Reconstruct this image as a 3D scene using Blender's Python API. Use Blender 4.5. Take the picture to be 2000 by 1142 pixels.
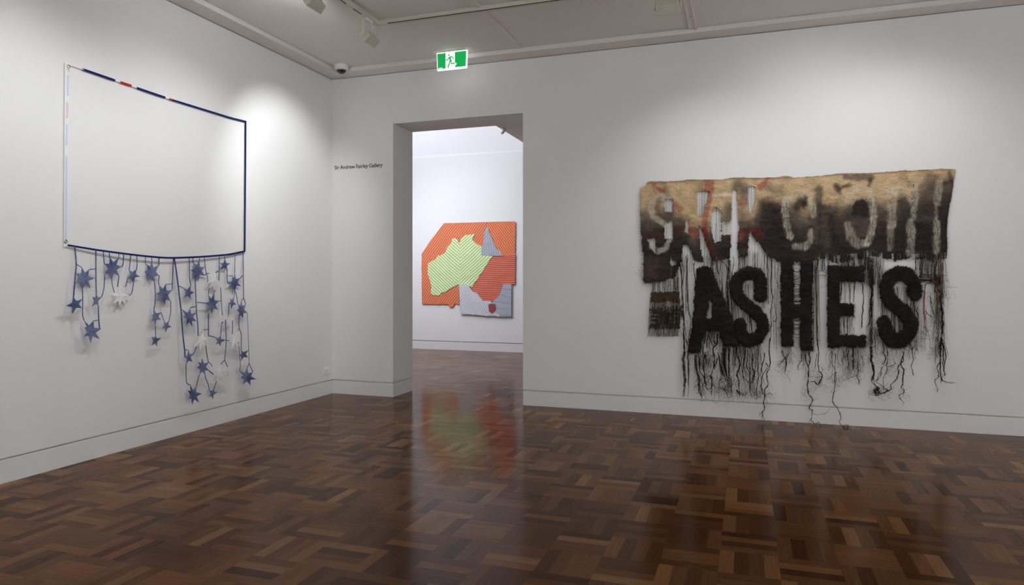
import bpy, math, random
import numpy as np
from mathutils import Vector
from mathutils.geometry import tessellate_polygon

random.seed(7)
rng = np.random.default_rng(7)
for o in list(bpy.data.objects):
    bpy.data.objects.remove(o, do_unlink=True)
SC = bpy.context.scene
COL = SC.collection

# ------------------------------------------------------------------ camera
F_PX, CX, HOR = 1344.0, 1000.0, 545.0
YAW = math.atan2(460.0, F_PX)                 # the camera looks this far left of +Y
CAM = Vector((4.82, -7.27, 1.40))
RGT = Vector((math.cos(YAW), math.sin(YAW), 0))
FWD = Vector((-math.sin(YAW), math.cos(YAW), 0))
cd = bpy.data.cameras.new('camera')
cam = bpy.data.objects.new('camera', cd)
COL.objects.link(cam)
cam.location = CAM
cam.rotation_euler = (math.pi / 2, 0, YAW)
cd.sensor_width = 36.0
cd.lens = F_PX / 2000.0 * 36.0
cd.shift_y = -(571.0 - HOR) / 2000.0
cd.clip_start = 0.05
SC.camera = cam

# ------------------------------------------------------------------ world, exposure, lamps
w = bpy.data.worlds.new('world')
SC.world = w
w.use_nodes = True
w.node_tree.nodes['Background'].inputs[0].default_value = (0.6, 0.7, 0.9, 1)
w.node_tree.nodes['Background'].inputs[1].default_value = 0.15
SC.view_settings.view_transform = 'Standard'
SC.view_settings.look = 'None'
SC.view_settings.gamma = 1.0
SC.view_settings.use_curve_mapping = False
SC.view_settings.exposure = 0.0
SC.cycles.use_denoising = True
SC.cycles.max_bounces = 10
SC.cycles.diffuse_bounces = 6


def lamp_spot(loc, aim, watts, angle, blend=0.8, radius=0.03, color=(1, 0.965, 0.93)):
    d = bpy.data.lights.new('spot', 'SPOT')
    d.energy = watts
    d.spot_size = math.radians(angle)
    d.spot_blend = blend
    d.shadow_soft_size = radius
    d.color = color
    o = bpy.data.objects.new('spot_lamp', d)
    COL.objects.link(o)
    o.location = loc
    o.rotation_euler = (Vector(aim) - Vector(loc)).to_track_quat('-Z', 'Y').to_euler()
    return o


def lamp_area(loc, aim, watts, sx, sy, color):
    d = bpy.data.lights.new('area', 'AREA')
    d.shape = 'RECTANGLE'
    d.size, d.size_y = sx, sy
    d.energy = watts
    d.color = color
    o = bpy.data.objects.new('skylight_lamp', d)
    COL.objects.link(o)
    o.location = loc
    o.rotation_euler = (Vector(aim) - Vector(loc)).to_track_quat('-Z', 'Y').to_euler()
    return o


LAMP = (0.955, 0.98, 1.0)
# track lamps washing the left wall
lamp_spot((1.36, -1.54, 3.63), (0.0, -0.95, 2.40), 90, 74, 0.8, 0.014, LAMP)
lamp_spot((1.36, -1.54, 3.63), (0.0, -2.00, 1.20), 26, 110, 1.0, 0.014, LAMP)
lamp_spot((1.36, -2.43, 3.63), (0.0, -2.80, 1.10), 58, 118, 1.0, 0.014, LAMP)
lamp_spot((1.36, -2.43, 3.66), (0.0, -2.50, 3.66), 10, 178, 0.4, 0.02, LAMP)  # extra lamp added for this floodlight's spill onto the ceiling
lamp_spot((1.36, -4.10, 3.63), (0.0, -3.90, 1.10), 76, 116, 1.0, 0.014, LAMP)
lamp_spot((1.36, -6.00, 3.63), (0.0, -6.00, 1.50), 40, 120, 1.0, 0.014, LAMP)
# track lamps washing the back wall
lamp_spot((4.19, -1.31, 3.63), (4.60, 0.0, 1.00), 36, 108, 1.0, 0.014, LAMP)
lamp_spot((5.35, -1.31, 3.63), (5.50, 0.0, 2.00), 30, 130, 1.0, 0.014, LAMP)
lamp_spot((6.20, -1.31, 3.63), (6.00, 0.0, 1.30), 38, 122, 1.0, 0.014, LAMP)
# unseen lamps added for bounced fill, aimed at the right and front walls
for loc, aim in (((7.3, -3.8, 3.6), (9.0, -3.8, 1.9)), ((7.3, -7.2, 3.6), (9.0, -7.2, 1.9)),
                 ((3.0, -9.3, 3.6), (3.0, -11.0, 1.9)), ((6.6, -9.3, 3.6), (6.6, -11.0, 1.9))):
    lamp_spot(loc, aim, 500, 140, 1.0, 0.05, LAMP)
# daylight falling through the roof light of the next room
lamp_area((-1.2, 2.6, 5.9), (-0.9, 3.0, 0.0), 215, 3.4, 3.6, (0.86, 0.89, 1.0))
lamp_spot((-1.9, 2.3, 3.8), (0.1, 5.2, 0.6), 270, 96, 1.0, 0.03, (0.92, 0.94, 1.0))  # added spot without a fixture, brightens the lower far wall and patchwork


# ------------------------------------------------------------------ pixel -> wall helpers
def ray(px, py):
    return RGT * ((px - CX) / F_PX) + FWD - Vector((0, 0, (py - HOR) / F_PX))


def on_left(px, py, d=0.0):                   # a point d in front of the left wall (x = 0)
    r = ray(px, py)
    return CAM + r * ((d - CAM.x) / r.x)


def on_back(px, py, d=0.0):                   # a point d in front of the back wall (y = 0)
    r = ray(px, py)
    return CAM + r * ((-d - CAM.y) / r.y)


FAR_Y = 5.2


def on_far(px, py, d=0.0):                    # a point d in front of the far room's wall
    r = ray(px, py)
    return CAM + r * ((FAR_Y - d - CAM.y) / r.y)


def on_floor(px, py, h=0.0):
    r = ray(px, py)
    return CAM + r * ((h - CAM.z) / r.z)


def srgb(r, g, b, k=1.0):
    def c(v):
        v /= 255.0
        return v / 12.92 if v <= 0.04045 else ((v + 0.055) / 1.055) ** 2.4
    return (min(1, c(r) * k), min(1, c(g) * k), min(1, c(b) * k))


# ------------------------------------------------------------------ materials
def mat(name, color, rough=0.6, metal=0.0, spec=0.5, emit=None, emit_s=0.0, noise=None, bump=None):
    m = bpy.data.materials.new(name)
    m.use_nodes = True
    nt = m.node_tree
    b = nt.nodes['Principled BSDF']
    b.inputs['Base Color'].default_value = (*color, 1)
    b.inputs['Roughness'].default_value = rough
    b.inputs['Metallic'].default_value = metal
    b.inputs['Specular IOR Level'].default_value = spec
    if emit:
        b.inputs['Emission Color'].default_value = (*emit, 1)
        b.inputs['Emission Strength'].default_value = emit_s
    if noise:
        sc, amt = noise
        tc = nt.nodes.new('ShaderNodeTexCoord')
        n = nt.nodes.new('ShaderNodeTexNoise')
        n.inputs['Scale'].default_value = sc
        n.inputs['Detail'].default_value = 4
        nt.links.new(tc.outputs['Object'], n.inputs['Vector'])
        mx = nt.nodes.new('ShaderNodeMix')
        mx.data_type = 'RGBA'
        mx.inputs['A'].default_value = (*[c * (1 - amt) for c in color], 1)
        mx.inputs['B'].default_value = (*[min(1, c * (1 + amt)) for c in color], 1)
        nt.links.new(n.outputs['Fac'], mx.inputs['Factor'])
        nt.links.new(mx.outputs['Result'], b.inputs['Base Color'])
    if bump:
        sc, st, dist = bump
        tc = nt.nodes.new('ShaderNodeTexCoord')
        n = nt.nodes.new('ShaderNodeTexNoise')
        n.inputs['Scale'].default_value = sc
        n.inputs['Detail'].default_value = 5
        nt.links.new(tc.outputs['Object'], n.inputs['Vector'])
        bp = nt.nodes.new('ShaderNodeBump')
        bp.inputs['Strength'].default_value = st
        bp.inputs['Distance'].default_value = dist
        nt.links.new(n.outputs['Fac'], bp.inputs['Height'])
        nt.links.new(bp.outputs['Normal'], b.inputs['Normal'])
    return m


def vcol_mat(name, rough=0.95, bump=None, spec=0.1):
    m = mat(name, (0.5, 0.5, 0.5), rough, 0, spec, bump=bump)
    nt = m.node_tree
    a = nt.nodes.new('ShaderNodeAttribute')
    a.attribute_name = 'Col'
    nt.links.new(a.outputs['Color'], nt.nodes['Principled BSDF'].inputs['Base Color'])
    return m


def stripe_mat(name, base, line, angle, period, duty, thin=None, noise=0.12):
    """Printed stripes running across cloth: UV is metres on the wall."""
    m = mat(name, base, 0.85, 0, 0.2)
    nt = m.node_tree
    b = nt.nodes['Principled BSDF']
    uv = nt.nodes.new('ShaderNodeUVMap')
    uv.uv_map = 'UVMap'
    nz = nt.nodes.new('ShaderNodeTexNoise')
    nz.inputs['Scale'].default_value = 2.2
    nt.links.new(uv.outputs['UV'], nz.inputs['Vector'])
    dot = nt.nodes.new('ShaderNodeVectorMath')
    dot.operation = 'DOT_PRODUCT'
    dot.inputs[1].default_value = (math.cos(angle) / period, math.sin(angle) / period, 0)
    nt.links.new(uv.outputs['UV'], dot.inputs[0])
    wob = nt.nodes.new('ShaderNodeMath')
    wob.operation = 'MULTIPLY_ADD'
    wob.inputs[1].default_value = 1.1
    nt.links.new(nz.outputs['Fac'], wob.inputs[0])
    nt.links.new(dot.outputs['Value'], wob.inputs[2])
    fr = nt.nodes.new('ShaderNodeMath')
    fr.operation = 'FRACT'
    nt.links.new(wob.outputs[0], fr.inputs[0])
    lt = nt.nodes.new('ShaderNodeMath')
    lt.operation = 'LESS_THAN'
    lt.inputs[1].default_value = duty
    nt.links.new(fr.outputs[0], lt.inputs[0])
    n2 = nt.nodes.new('ShaderNodeTexNoise')
    n2.inputs['Scale'].default_value = 5
    nt.links.new(uv.outputs['UV'], n2.inputs['Vector'])
    var = nt.nodes.new('ShaderNodeMix')
    var.data_type = 'RGBA'
    var.inputs['A'].default_value = (*[c * (1 - noise) for c in base], 1)
    var.inputs['B'].default_value = (*[min(1, c * (1 + noise)) for c in base], 1)
    nt.links.new(n2.outputs['Fac'], var.inputs['Factor'])
    mx = nt.nodes.new('ShaderNodeMix')
    mx.data_type = 'RGBA'
    nt.links.new(var.outputs['Result'], mx.inputs['A'])
    mx.inputs['B'].default_value = (*line, 1)
    nt.links.new(lt.outputs[0], mx.inputs['Factor'])
    out = mx
    if thin:
        col2, off, d2 = thin
        a2 = nt.nodes.new('ShaderNodeMath')
        a2.operation = 'ADD'
        a2.inputs[1].default_value = off
        nt.links.new(wob.outputs[0], a2.inputs[0])
        f2 = nt.nodes.new('ShaderNodeMath')
        f2.operation = 'FRACT'
        nt.links.new(a2.outputs[0], f2.inputs[0])
        l2 = nt.nodes.new('ShaderNodeMath')
        l2.operation = 'LESS_THAN'
        l2.inputs[1].default_value = d2
        nt.links.new(f2.outputs[0], l2.inputs[0])
        m2 = nt.nodes.new('ShaderNodeMix')
        m2.data_type = 'RGBA'
        nt.links.new(mx.outputs['Result'], m2.inputs['A'])
        m2.inputs['B'].default_value = (*col2, 1)
        nt.links.new(l2.outputs[0], m2.inputs['Factor'])
        out = m2
    nt.links.new(out.outputs['Result'], b.inputs['Base Color'])
    bp = nt.nodes.new('ShaderNodeBump')
    bp.inputs['Strength'].default_value = 0.5
    bp.inputs['Distance'].default_value = 0.03
    n3 = nt.nodes.new('ShaderNodeTexNoise')
    n3.inputs['Scale'].default_value = 6
    nt.links.new(uv.outputs['UV'], n3.inputs['Vector'])
    nt.links.new(n3.outputs['Fac'], bp.inputs['Height'])
    nt.links.new(bp.outputs['Normal'], b.inputs['Normal'])
    return m


def wood_mat():
    m = bpy.data.materials.new('parquet_wood')
    m.use_nodes = True
    nt = m.node_tree
    b = nt.nodes['Principled BSDF']
    L = nt.links.new
    tone = nt.nodes.new('ShaderNodeAttribute')
    tone.attribute_name = 'tone'
    uv = nt.nodes.new('ShaderNodeUVMap')
    uv.uv_map = 'UVMap'
    # long fibres
    mp = nt.nodes.new('ShaderNodeMapping')
    mp.inputs['Scale'].default_value = (7, 110, 1)
    L(uv.outputs['UV'], mp.inputs['Vector'])
    g1 = nt.nodes.new('ShaderNodeTexNoise')
    g1.inputs['Scale'].default_value = 1.0
    g1.inputs['Detail'].default_value = 5
    g1.inputs['Distortion'].default_value = 0.6
    L(mp.outputs['Vector'], g1.inputs['Vector'])
    # cathedral figure
    mp2 = nt.nodes.new('ShaderNodeMapping')
    mp2.inputs['Scale'].default_value = (2.2, 26, 1)
    L(uv.outputs['UV'], mp2.inputs['Vector'])
    g2 = nt.nodes.new('ShaderNodeTexNoise')
    g2.inputs['Scale'].default_value = 1.0
    g2.inputs['Detail'].default_value = 2
    g2.inputs['Distortion'].default_value = 1.2
    L(mp2.outputs['Vector'], g2.inputs['Vector'])
    rings = nt.nodes.new('ShaderNodeMath')
    rings.operation = 'MULTIPLY'
    rings.inputs[1].default_value = 9.0
    L(g2.outputs['Fac'], rings.inputs[0])
    fr = nt.nodes.new('ShaderNodeMath')
    fr.operation = 'PINGPONG'
    fr.inputs[1].default_value = 1.0
    L(rings.outputs[0], fr.inputs[0])
    ramp = nt.nodes.new('ShaderNodeValToRGB')
    cr = ramp.color_ramp
    cr.elements[0].position = 0.0
    cr.elements[0].color = (*WOOD[0], 1)
    cr.elements[1].position = 1.0
    cr.elements[1].color = (*WOOD[5], 1)
    for pos, c in ((0.22, WOOD[1]), (0.5, WOOD[2]), (0.68, WOOD[3]), (0.85, WOOD[4])):
        e = cr.elements.new(pos)
        e.color = (*c, 1)
    L(tone.outputs['Fac'], ramp.inputs['Fac'])
    s = nt.nodes.new('ShaderNodeMath')
    s.operation = 'MULTIPLY_ADD'
    s.inputs[1].default_value = 0.55
    s.inputs[2].default_value = 0.55
    L(g1.outputs['Fac'], s.inputs[0])
    s2 = nt.nodes.new('ShaderNodeMath')
    s2.operation = 'MULTIPLY_ADD'
    s2.inputs[1].default_value = 0.2
    L(fr.outputs[0], s2.inputs[0])
    L(s.outputs[0], s2.inputs[2])
    mul = nt.nodes.new('ShaderNodeVectorMath')
    mul.operation = 'SCALE'
    L(ramp.outputs['Color'], mul.inputs[0])
    L(s2.outputs[0], mul.inputs['Scale'])
    L(mul.outputs['Vector'], b.inputs['Base Color'])
    rr = nt.nodes.new('ShaderNodeMath')
    rr.operation = 'MULTIPLY_ADD'
    rr.inputs[1].default_value = 0.05
    rr.inputs[2].default_value = 0.12
    L(g1.outputs['Fac'], rr.inputs[0])
    L(rr.outputs[0], b.inputs['Roughness'])
    b.inputs['Specular IOR Level'].default_value = 0.045
    bp = nt.nodes.new('ShaderNodeBump')
    bp.inputs['Strength'].default_value = 0.04
    bp.inputs['Distance'].default_value = 0.002
    L(g1.outputs['Fac'], bp.inputs['Height'])
    L(bp.outputs['Normal'], b.inputs['Normal'])
    return m


WOOD = [(0.048, 0.018, 0.007), (0.086, 0.035, 0.013), (0.128, 0.056, 0.021),
        (0.150, 0.057, 0.018), (0.172, 0.080, 0.030), (0.220, 0.108, 0.041)]
M = {}
M['wall'] = mat('wall_paint', (0.80, 0.80, 0.795), 0.75, 0, 0.25, noise=(2.0, 0.012), bump=(160, 0.08, 0.002))
M['ceiling'] = mat('ceiling_paint', (0.78, 0.74, 0.71), 0.9, 0, 0.2, noise=(3, 0.012))
M['trim'] = mat('trim_paint', (0.77, 0.77, 0.77), 0.5, 0, 0.4, noise=(3, 0.01))
M['far_wall'] = mat('far_wall_paint', (0.80, 0.80, 0.80), 0.85, 0, 0.2, noise=(2, 0.01))
M['groove'] = mat('groove_shadow_board', (0.30, 0.30, 0.29), 0.9, noise=(8, 0.05))
M['wood'] = wood_mat()
M['underlay'] = mat('floor_underlay', (0.03, 0.02, 0.014), 0.9, noise=(8, 0.2))
M['metal_cream'] = mat('cream_enamel', (0.64, 0.62, 0.53), 0.5, 0, 0.4, noise=(20, 0.04))
M['track_dark'] = mat('track_slot', (0.03, 0.03, 0.03), 0.6, noise=(20, 0.1))
M['white_plastic'] = mat('white_plastic', (0.82, 0.82, 0.80), 0.4, 0, 0.5, noise=(20, 0.02))
M['grey_plastic'] = mat('grey_plastic', (0.35, 0.35, 0.35), 0.5, 0, 0.5, noise=(20, 0.03))
M['smoke'] = mat('smoked_dome', (0.015, 0.015, 0.018), 0.08, 0, 0.7, noise=(20, 0.1))
M['ink'] = mat('black_vinyl', (0.018, 0.018, 0.02), 0.6, noise=(30, 0.1))


# ------------------------------------------------------------------ object helpers
class MB:
    """collects geometry, then links it as one mesh object"""

    def __init__(self):
        self.v, self.f, self.c = [], [], []

    def add(self, vs, fs, col=None):
        n = len(self.v)
        self.v.extend([tuple(p) for p in vs])
        self.f.extend([tuple(i + n for i in f) for f in fs])
        if col is not None:
            if isinstance(col, list):
                self.c.extend(col)
            else:
                self.c.extend([col] * len(vs))

    def box(self, a, b):
        (x0, y0, z0), (x1, y1, z1) = a, b
        self.add([(x0, y0, z0), (x1, y0, z0), (x1, y1, z0), (x0, y1, z0),
                  (x0, y0, z1), (x1, y0, z1), (x1, y1, z1), (x0, y1, z1)],
                 [(0, 3, 2, 1), (4, 5, 6, 7), (0, 1, 5, 4), (1, 2, 6, 5), (2, 3, 7, 6), (3, 0, 4, 7)])

    def obox(self, c, ax, ay, az, hx, hy, hz, taper=1.0):
        c, ax, ay, az = Vector(c), Vector(ax), Vector(ay), Vector(az)
        vs = []
        for sz in (-1, 1):
            t = taper if sz > 0 else 1
            for sx, sy in ((-1, -1), (1, -1), (1, 1), (-1, 1)):
                vs.append(c + ax * hx * sx * t + ay * hy * sy * t + az * hz * sz)
        self.add(vs, [(0, 3, 2, 1), (4, 5, 6, 7), (0, 1, 5, 4), (1, 2, 6, 5), (2, 3, 7, 6), (3, 0, 4, 7)])

    def prism(self, pts, off, col=None):
        pts = [Vector(p) for p in pts]
        off = Vector(off)
        n = len(pts)
        tris = [tuple(t) for t in tessellate_polygon([pts])]
        nrm = (pts[tris[0][1]] - pts[tris[0][0]]).cross(pts[tris[0][2]] - pts[tris[0][0]])
        self.add(pts + [p + off for p in pts],
                 [t for t in tris] + [(t[2] + n, t[1] + n, t[0] + n) for t in tris] +
                 [(i, (i + 1) % n, (i + 1) % n + n, i + n) for i in range(n)], col)

    def tube(self, pts, rad, sides=6, col=None, cap=True):
        pts = [Vector(p) for p in pts]
        n = len(pts)
        if not isinstance(rad, (list, tuple)):
            rad = [rad] * n
        vs, fs = [], []
        up = None
        for i, p in enumerate(pts):
            t = (pts[min(i + 1, n - 1)] - pts[max(i - 1, 0)])
            if t.length < 1e-9:
                t = Vector((0, 0, 1))
            t.normalize()
            if up is None:
                up = t.orthogonal().normalized()
            else:
                up = (up - t * up.dot(t))
                up = up.normalized() if up.length > 1e-6 else t.orthogonal().normalized()
            s = t.cross(up)
            for k in range(sides):
                a = 2 * math.pi * k / sides
                vs.append(p + (up * math.cos(a) + s * math.sin(a)) * rad[i])
        for i in range(n - 1):
            for k in range(sides):
                a, b = i * sides + k, i * sides + (k + 1) % sides
                fs.append((a, b, b + sides, a + sides))
        if cap:
            fs.append(tuple(range(sides))[::-1])
            fs.append(tuple((n - 1) * sides + k for k in range(sides)))
        self.add(vs, fs, col)

    def lathe(self, prof, center, axis=(0, 0, 1), seg=32):
        c, ax = Vector(center), Vector(axis).normalized()
        u = ax.orthogonal().normalized()
        v = ax.cross(u)
        vs, fs = [], []
        for r, h in prof:
            for k in range(seg):
                a = 2 * math.pi * k / seg
                vs.append(c + ax * h + (u * math.cos(a) + v * math.sin(a)) * r)
        for i in range(len(prof) - 1):
            for k in range(seg):
                a, b = i * seg + k, i * seg + (k + 1) % seg
                fs.append((a, b, b + seg, a + seg))
        fs.append(tuple(range(seg))[::-1])
        fs.append(tuple((len(prof) - 1) * seg + k for k in range(seg)))
        self.add(vs, fs)

    def ribbon(self, pts, w, nrm, thick, col=None):
        """flat tape with thickness: pts centre line, nrm the tape's face normal"""
        pts = [Vector(p) for p in pts]
        nrm = Vector(nrm).normalized()
        n = len(pts)
        vs, fs = [], []
        for i, p in enumerate(pts):
            t = (pts[min(i + 1, n - 1)] - pts[max(i - 1, 0)]).normalized()
            s = t.cross(nrm)
            s = s.normalized() if s.length > 1e-6 else Vector((1, 0, 0))
            ww = w[i] if isinstance(w, (list, tuple)) else w
            for a, b in ((-1, 0), (1, 0), (1, 1), (-1, 1)):
                vs.append(p + s * a * ww * 0.5 + nrm * (b - 0.5) * thick)
        for i in range(n - 1):
            for k in range(4):
                a, b = i * 4 + k, i * 4 + (k + 1) % 4
                fs.append((a, b, b + 4, a + 4))
        fs.append((3, 2, 1, 0))
        fs.append(tuple((n - 1) * 4 + k for k in range(4)))
        self.add(vs, fs, col)

    def build(self, name, m, parent=None, smooth=False, bevel=0.0, uvf=None, recalc=True):
        me = bpy.data.meshes.new(name)
        me.from_pydata(self.v, [], self.f)
        if self.c:
            a = me.color_attributes.new('Col', 'FLOAT_COLOR', 'POINT')
            arr = np.ones((len(self.v), 4), dtype=np.float32)
            arr[:, :3] = np.array(self.c, dtype=np.float32)[:, :3]
            a.data.foreach_set('color', arr.ravel())
        if uvf:
            uvl = me.uv_layers.new(name='UVMap')
            for lp in me.loops:
                uvl.data[lp.index].uv = uvf(self.v[lp.vertex_index])
        if recalc:
            import bmesh
            bm = bmesh.new()
            bm.from_mesh(me)
            bmesh.ops.recalc_face_normals(bm, faces=bm.faces)
            bm.to_mesh(me)
            bm.free()
        me.materials.append(m)
        if smooth:
            me.polygons.foreach_set('use_smooth', [True] * len(me.polygons))
        me.update()
        o = bpy.data.objects.new(name, me)
        COL.objects.link(o)
        if parent is not None:
            o.parent = parent
            o.location = -(root_loc(parent))
        if bevel:
            md = o.modifiers.new('bevel', 'BEVEL')
            md.width = bevel
            md.segments = 2
            md.limit_method = 'ANGLE'
        return o


def root_loc(p):
    v = Vector((0, 0, 0))
    while p is not None:
        v += p.location
        p = p.parent
    return v


def tag(o, label=None, cat=None, group=None, kind=None):
    if label:
        o['label'] = label
    if cat:
        o['category'] = cat
    if group:
        o['group'] = group
    if kind:
        o['kind'] = kind
    return o


def empty(name, loc, label, cat, group=None):
    o = bpy.data.objects.new(name, None)
    COL.objects.link(o)
    o.location = loc
    o.empty_display_size = 0.1
    return tag(o, label, cat, group)


def struct(mb, name, m, label, cat, bevel=0.0):
    o = mb.build(name, m, bevel=bevel)
    return tag(o, label, cat, None, 'structure')


def smooth_path(pts, sub=4):
    """Catmull-Rom through 3D points"""
    P = [Vector(p) for p in pts]
    if len(P) < 3:
        return [P[0].lerp(P[-1], i / sub) for i in range(sub + 1)]
    out = []
    for i in range(len(P) - 1):
        p0, p1, p2, p3 = P[max(i - 1, 0)], P[i], P[i + 1], P[min(i + 2, len(P) - 1)]
        for k in range(sub):
            t = k / sub
            out.append(0.5 * ((2 * p1) + (p2 - p0) * t + (2 * p0 - 5 * p1 + 4 * p2 - p3) * t * t
                              + (3 * p1 - p0 - 3 * p2 + p3) * t * t * t))
    out.append(P[-1])
    return out


# ================================================================== ROOM SHELL
H_STRIP, H_CEIL = 3.85, 3.90          # border strip and main ceiling
DX0, DX1, DTOP, THICK = 0.84, 2.46, 3.245, 0.50
RX, RY = 9.0, -11.0                   # right wall, wall behind the photographer
BB, GAP = 0.163, 0.012                # baseboard height, groove above it
WTOP = 3.843

b = MB(); b.box((-0.3, RY, BB + GAP), (0, 0.0, WTOP)); b.box((-0.3, RY, 0), (-0.028, 0, BB + GAP))
struct(b, 'wall_left', M['wall'], 'white gallery wall on the left behind the star banner', 'wall')
b = MB()
b.box((-0.3, 0, BB + GAP), (DX0, THICK, WTOP))
b.box((DX1, 0, BB + GAP), (RX + 0.3, THICK, WTOP))
b.box((DX0, 0, DTOP), (DX1, THICK, WTOP))
b.box((-0.3, 0.028, 0), (DX0 - 0.028, THICK, BB + GAP))
b.box((DX1 + 0.028, 0.028, 0), (RX + 0.3, THICK, BB + GAP))
struct(b, 'wall_back', M['wall'], 'white gallery wall with the doorway and the sackcloth hanging', 'wall')
b = MB(); b.box((RX, RY, 0), (RX + 0.3, 0.0, WTOP))
struct(b, 'wall_right', M['wall'], 'white gallery wall at the right side of the room', 'wall')
b = MB(); b.box((-0.3, RY - 0.3, 0), (RX + 0.3, RY, WTOP))
struct(b, 'wall_front', M['wall'], 'white gallery wall behind the photographer', 'wall')

b = MB(); b.box((-0.025, RY, 0.0), (0, 0, BB))
struct(b, 'baseboard_left', M['trim'], 'flush white baseboard under the star banner wall', 'baseboard', 0.002)
b = MB(); b.box((0, 0.0, 0.0), (DX0, 0.025, BB)); b.box((DX0 - 0.025, 0.025, 0), (DX0, THICK, BB))
struct(b, 'baseboard_door', M['trim'], 'short white baseboard wrapping into the doorway jamb', 'baseboard', 0.002)
b = MB(); b.box((DX1, 0.0, 0.0), (RX, 0.025, BB)); b.box((DX1, 0.025, 0), (DX1 + 0.025, THICK, BB))
struct(b, 'baseboard_back', M['trim'], 'long white baseboard below the sackcloth hanging', 'baseboard', 0.002)

b = MB(); b.box((-0.3, RY - 0.3, H_CEIL), (RX + 0.3, THICK, H_CEIL + 0.2))
struct(b, 'ceiling', M['ceiling'], 'pale grey flat ceiling of the gallery', 'ceiling')
SW = 0.21
b = MB(); b.box((-0.3, RY, H_STRIP), (SW, 0.3, H_CEIL))
struct(b, 'trim_1', M['ceiling'], 'lowered ceiling border strip along the left wall', 'trim', 0.006)
b = MB(); b.box((SW, -SW, H_STRIP), (RX + 0.3, 0.3, H_CEIL))
struct(b, 'trim_2', M['ceiling'], 'lowered ceiling border strip along the doorway wall', 'trim', 0.006)


def batten(name, x, lab, ridged=True):
    b = MB()
    b.box((x - 0.035, -10.0, H_CEIL - 0.012), (x + 0.035, -SW, H_CEIL))
    if not ridged:
        return struct(b, name, M['ceiling'], lab, 'trim', 0.004)
    b.box((x - 0.035, -10.0, H_CEIL - 0.022), (x - 0.022, -SW, H_CEIL - 0.012))
    b.box((x + 0.022, -10.0, H_CEIL - 0.022), (x + 0.035, -SW, H_CEIL - 0.012))
    return struct(b, name, M['ceiling'], lab, 'trim', 0.002)


bt = batten('trim_3', 2.48, 'thin ceiling cover batten right of the green exit sign', False)
bt = batten('trim_4', 4.31, 'thin ceiling cover batten right of the hanging box spotlight')
for y in (-0.55, -1.05, -1.55):
    s = MB()
    s.lathe([(0.007, 0), (0.007, 0.004), (0.004, 0.006)], (4.31, y, H_CEIL - 0.012), (0, 0, -1), 10)
    s.build('screw_head', M['grey_plastic'], bt)

# ---- the next room
FX0, FX1, SOF, WELL, FH = -4.0, 6.5, 3.84, 1.03, 6.0
b = MB(); b.box((FX0 - 0.3, FAR_Y, 0.177), (FX1 + 0.3, FAR_Y + 0.3, SOF)); b.box((FX0 - 0.3, FAR_Y + 0.05, 0.0), (FX1 + 0.3, FAR_Y + 0.3, 0.177))
b.box((FX0 - 0.3, FAR_Y + 0.012, SOF), (FX1 + 0.3, FAR_Y + 0.3, FH))
struct(b, 'wall_far', M['far_wall'], 'bright white wall of the next room behind the striped patchwork', 'wall')
b = MB(); b.box((FX0, FAR_Y, 0.0), (FX1, FAR_Y + 0.03, 0.163))
struct(b, 'baseboard_far', M['trim'], 'white baseboard at the foot of the next room wall', 'baseboard', 0.002)
b = MB(); b.box((FX0 - 0.3, THICK, 0), (FX0, FAR_Y, FH))
struct(b, 'wall_far_left', M['far_wall'], 'white side wall of the next room', 'wall')
b = MB(); b.box((FX1, THICK, 0), (FX1 + 0.3, FAR_Y, FH))
struct(b, 'wall_far_right', M['far_wall'], 'white right side wall of the next room', 'wall')
b = MB(); b.box((FX0 - 0.3, THICK - 0.2, H_CEIL + 0.2), (WELL, THICK, FH))
struct(b, 'wall_far_front', M['far_wall'], 'upstand of the roof light above the doorway', 'wall')
b = MB(); b.box((WELL, THICK, SOF), (FX1, FAR_Y, FH))
struct(b, 'ceiling_far', M['ceiling'], 'lower flat ceiling edge of the next room beside the roof light', 'ceiling')
b = MB(); b.box((FX0 - 0.3, THICK - 0.2, FH), (FX1 + 0.3, FAR_Y + 0.3, FH + 0.1))
struct(b, 'ceiling_far_well', M['far_wall'], 'white top of the roof light well in the next room', 'ceiling')

# ================================================================== PARQUET FLOOR
b = MB(); b.box((-0.3, RY - 0.3, -0.12), (RX + 0.3, FAR_Y + 0.3, -0.012))
b.box((0, RY, -0.012), (RX, -7.9, -0.0005))
floor = struct(b, 'floor', M['underlay'], 'dark brown basket-weave parquet floor', 'floor')
TILE, NF = 0.2805, 4
OX, OY = 4.687, -3.270


def block_geo(L, W, hgt, gap=0.00004, tilt=0.0):
    x, y = L / 2 - gap, W / 2 - gap
    c = 0.0002
    vs = [(-x, -y, -hgt), (x, -y, -hgt), (x, y, -hgt), (-x, y, -hgt),
          (-x, -y, -c), (x, -y, -c), (x, y, -c), (-x, y, -c),
          (-x + c, -y + c, 0), (x - c, -y + c, 0), (x - c, y - c, 0), (-x + c, y - c, 0)]
    fs = [(0, 1, 5, 4), (1, 2, 6, 5), (2, 3, 7, 6), (3, 0, 4, 7),
          (4, 5, 9, 8), (5, 6, 10, 9), (6, 7, 11, 10), (7, 4, 8, 11), (8, 9, 10, 11)]
    return vs, fs


def rand_tone():
    r = random.random()
    if r < 0.20:
        return random.uniform(0.0, 0.2)
    if r < 0.68:
        return random.uniform(0.2, 0.6)
    if r < 0.90:
        return random.uniform(0.6, 0.8)
    return random.uniform(0.8, 0.97)


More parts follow.
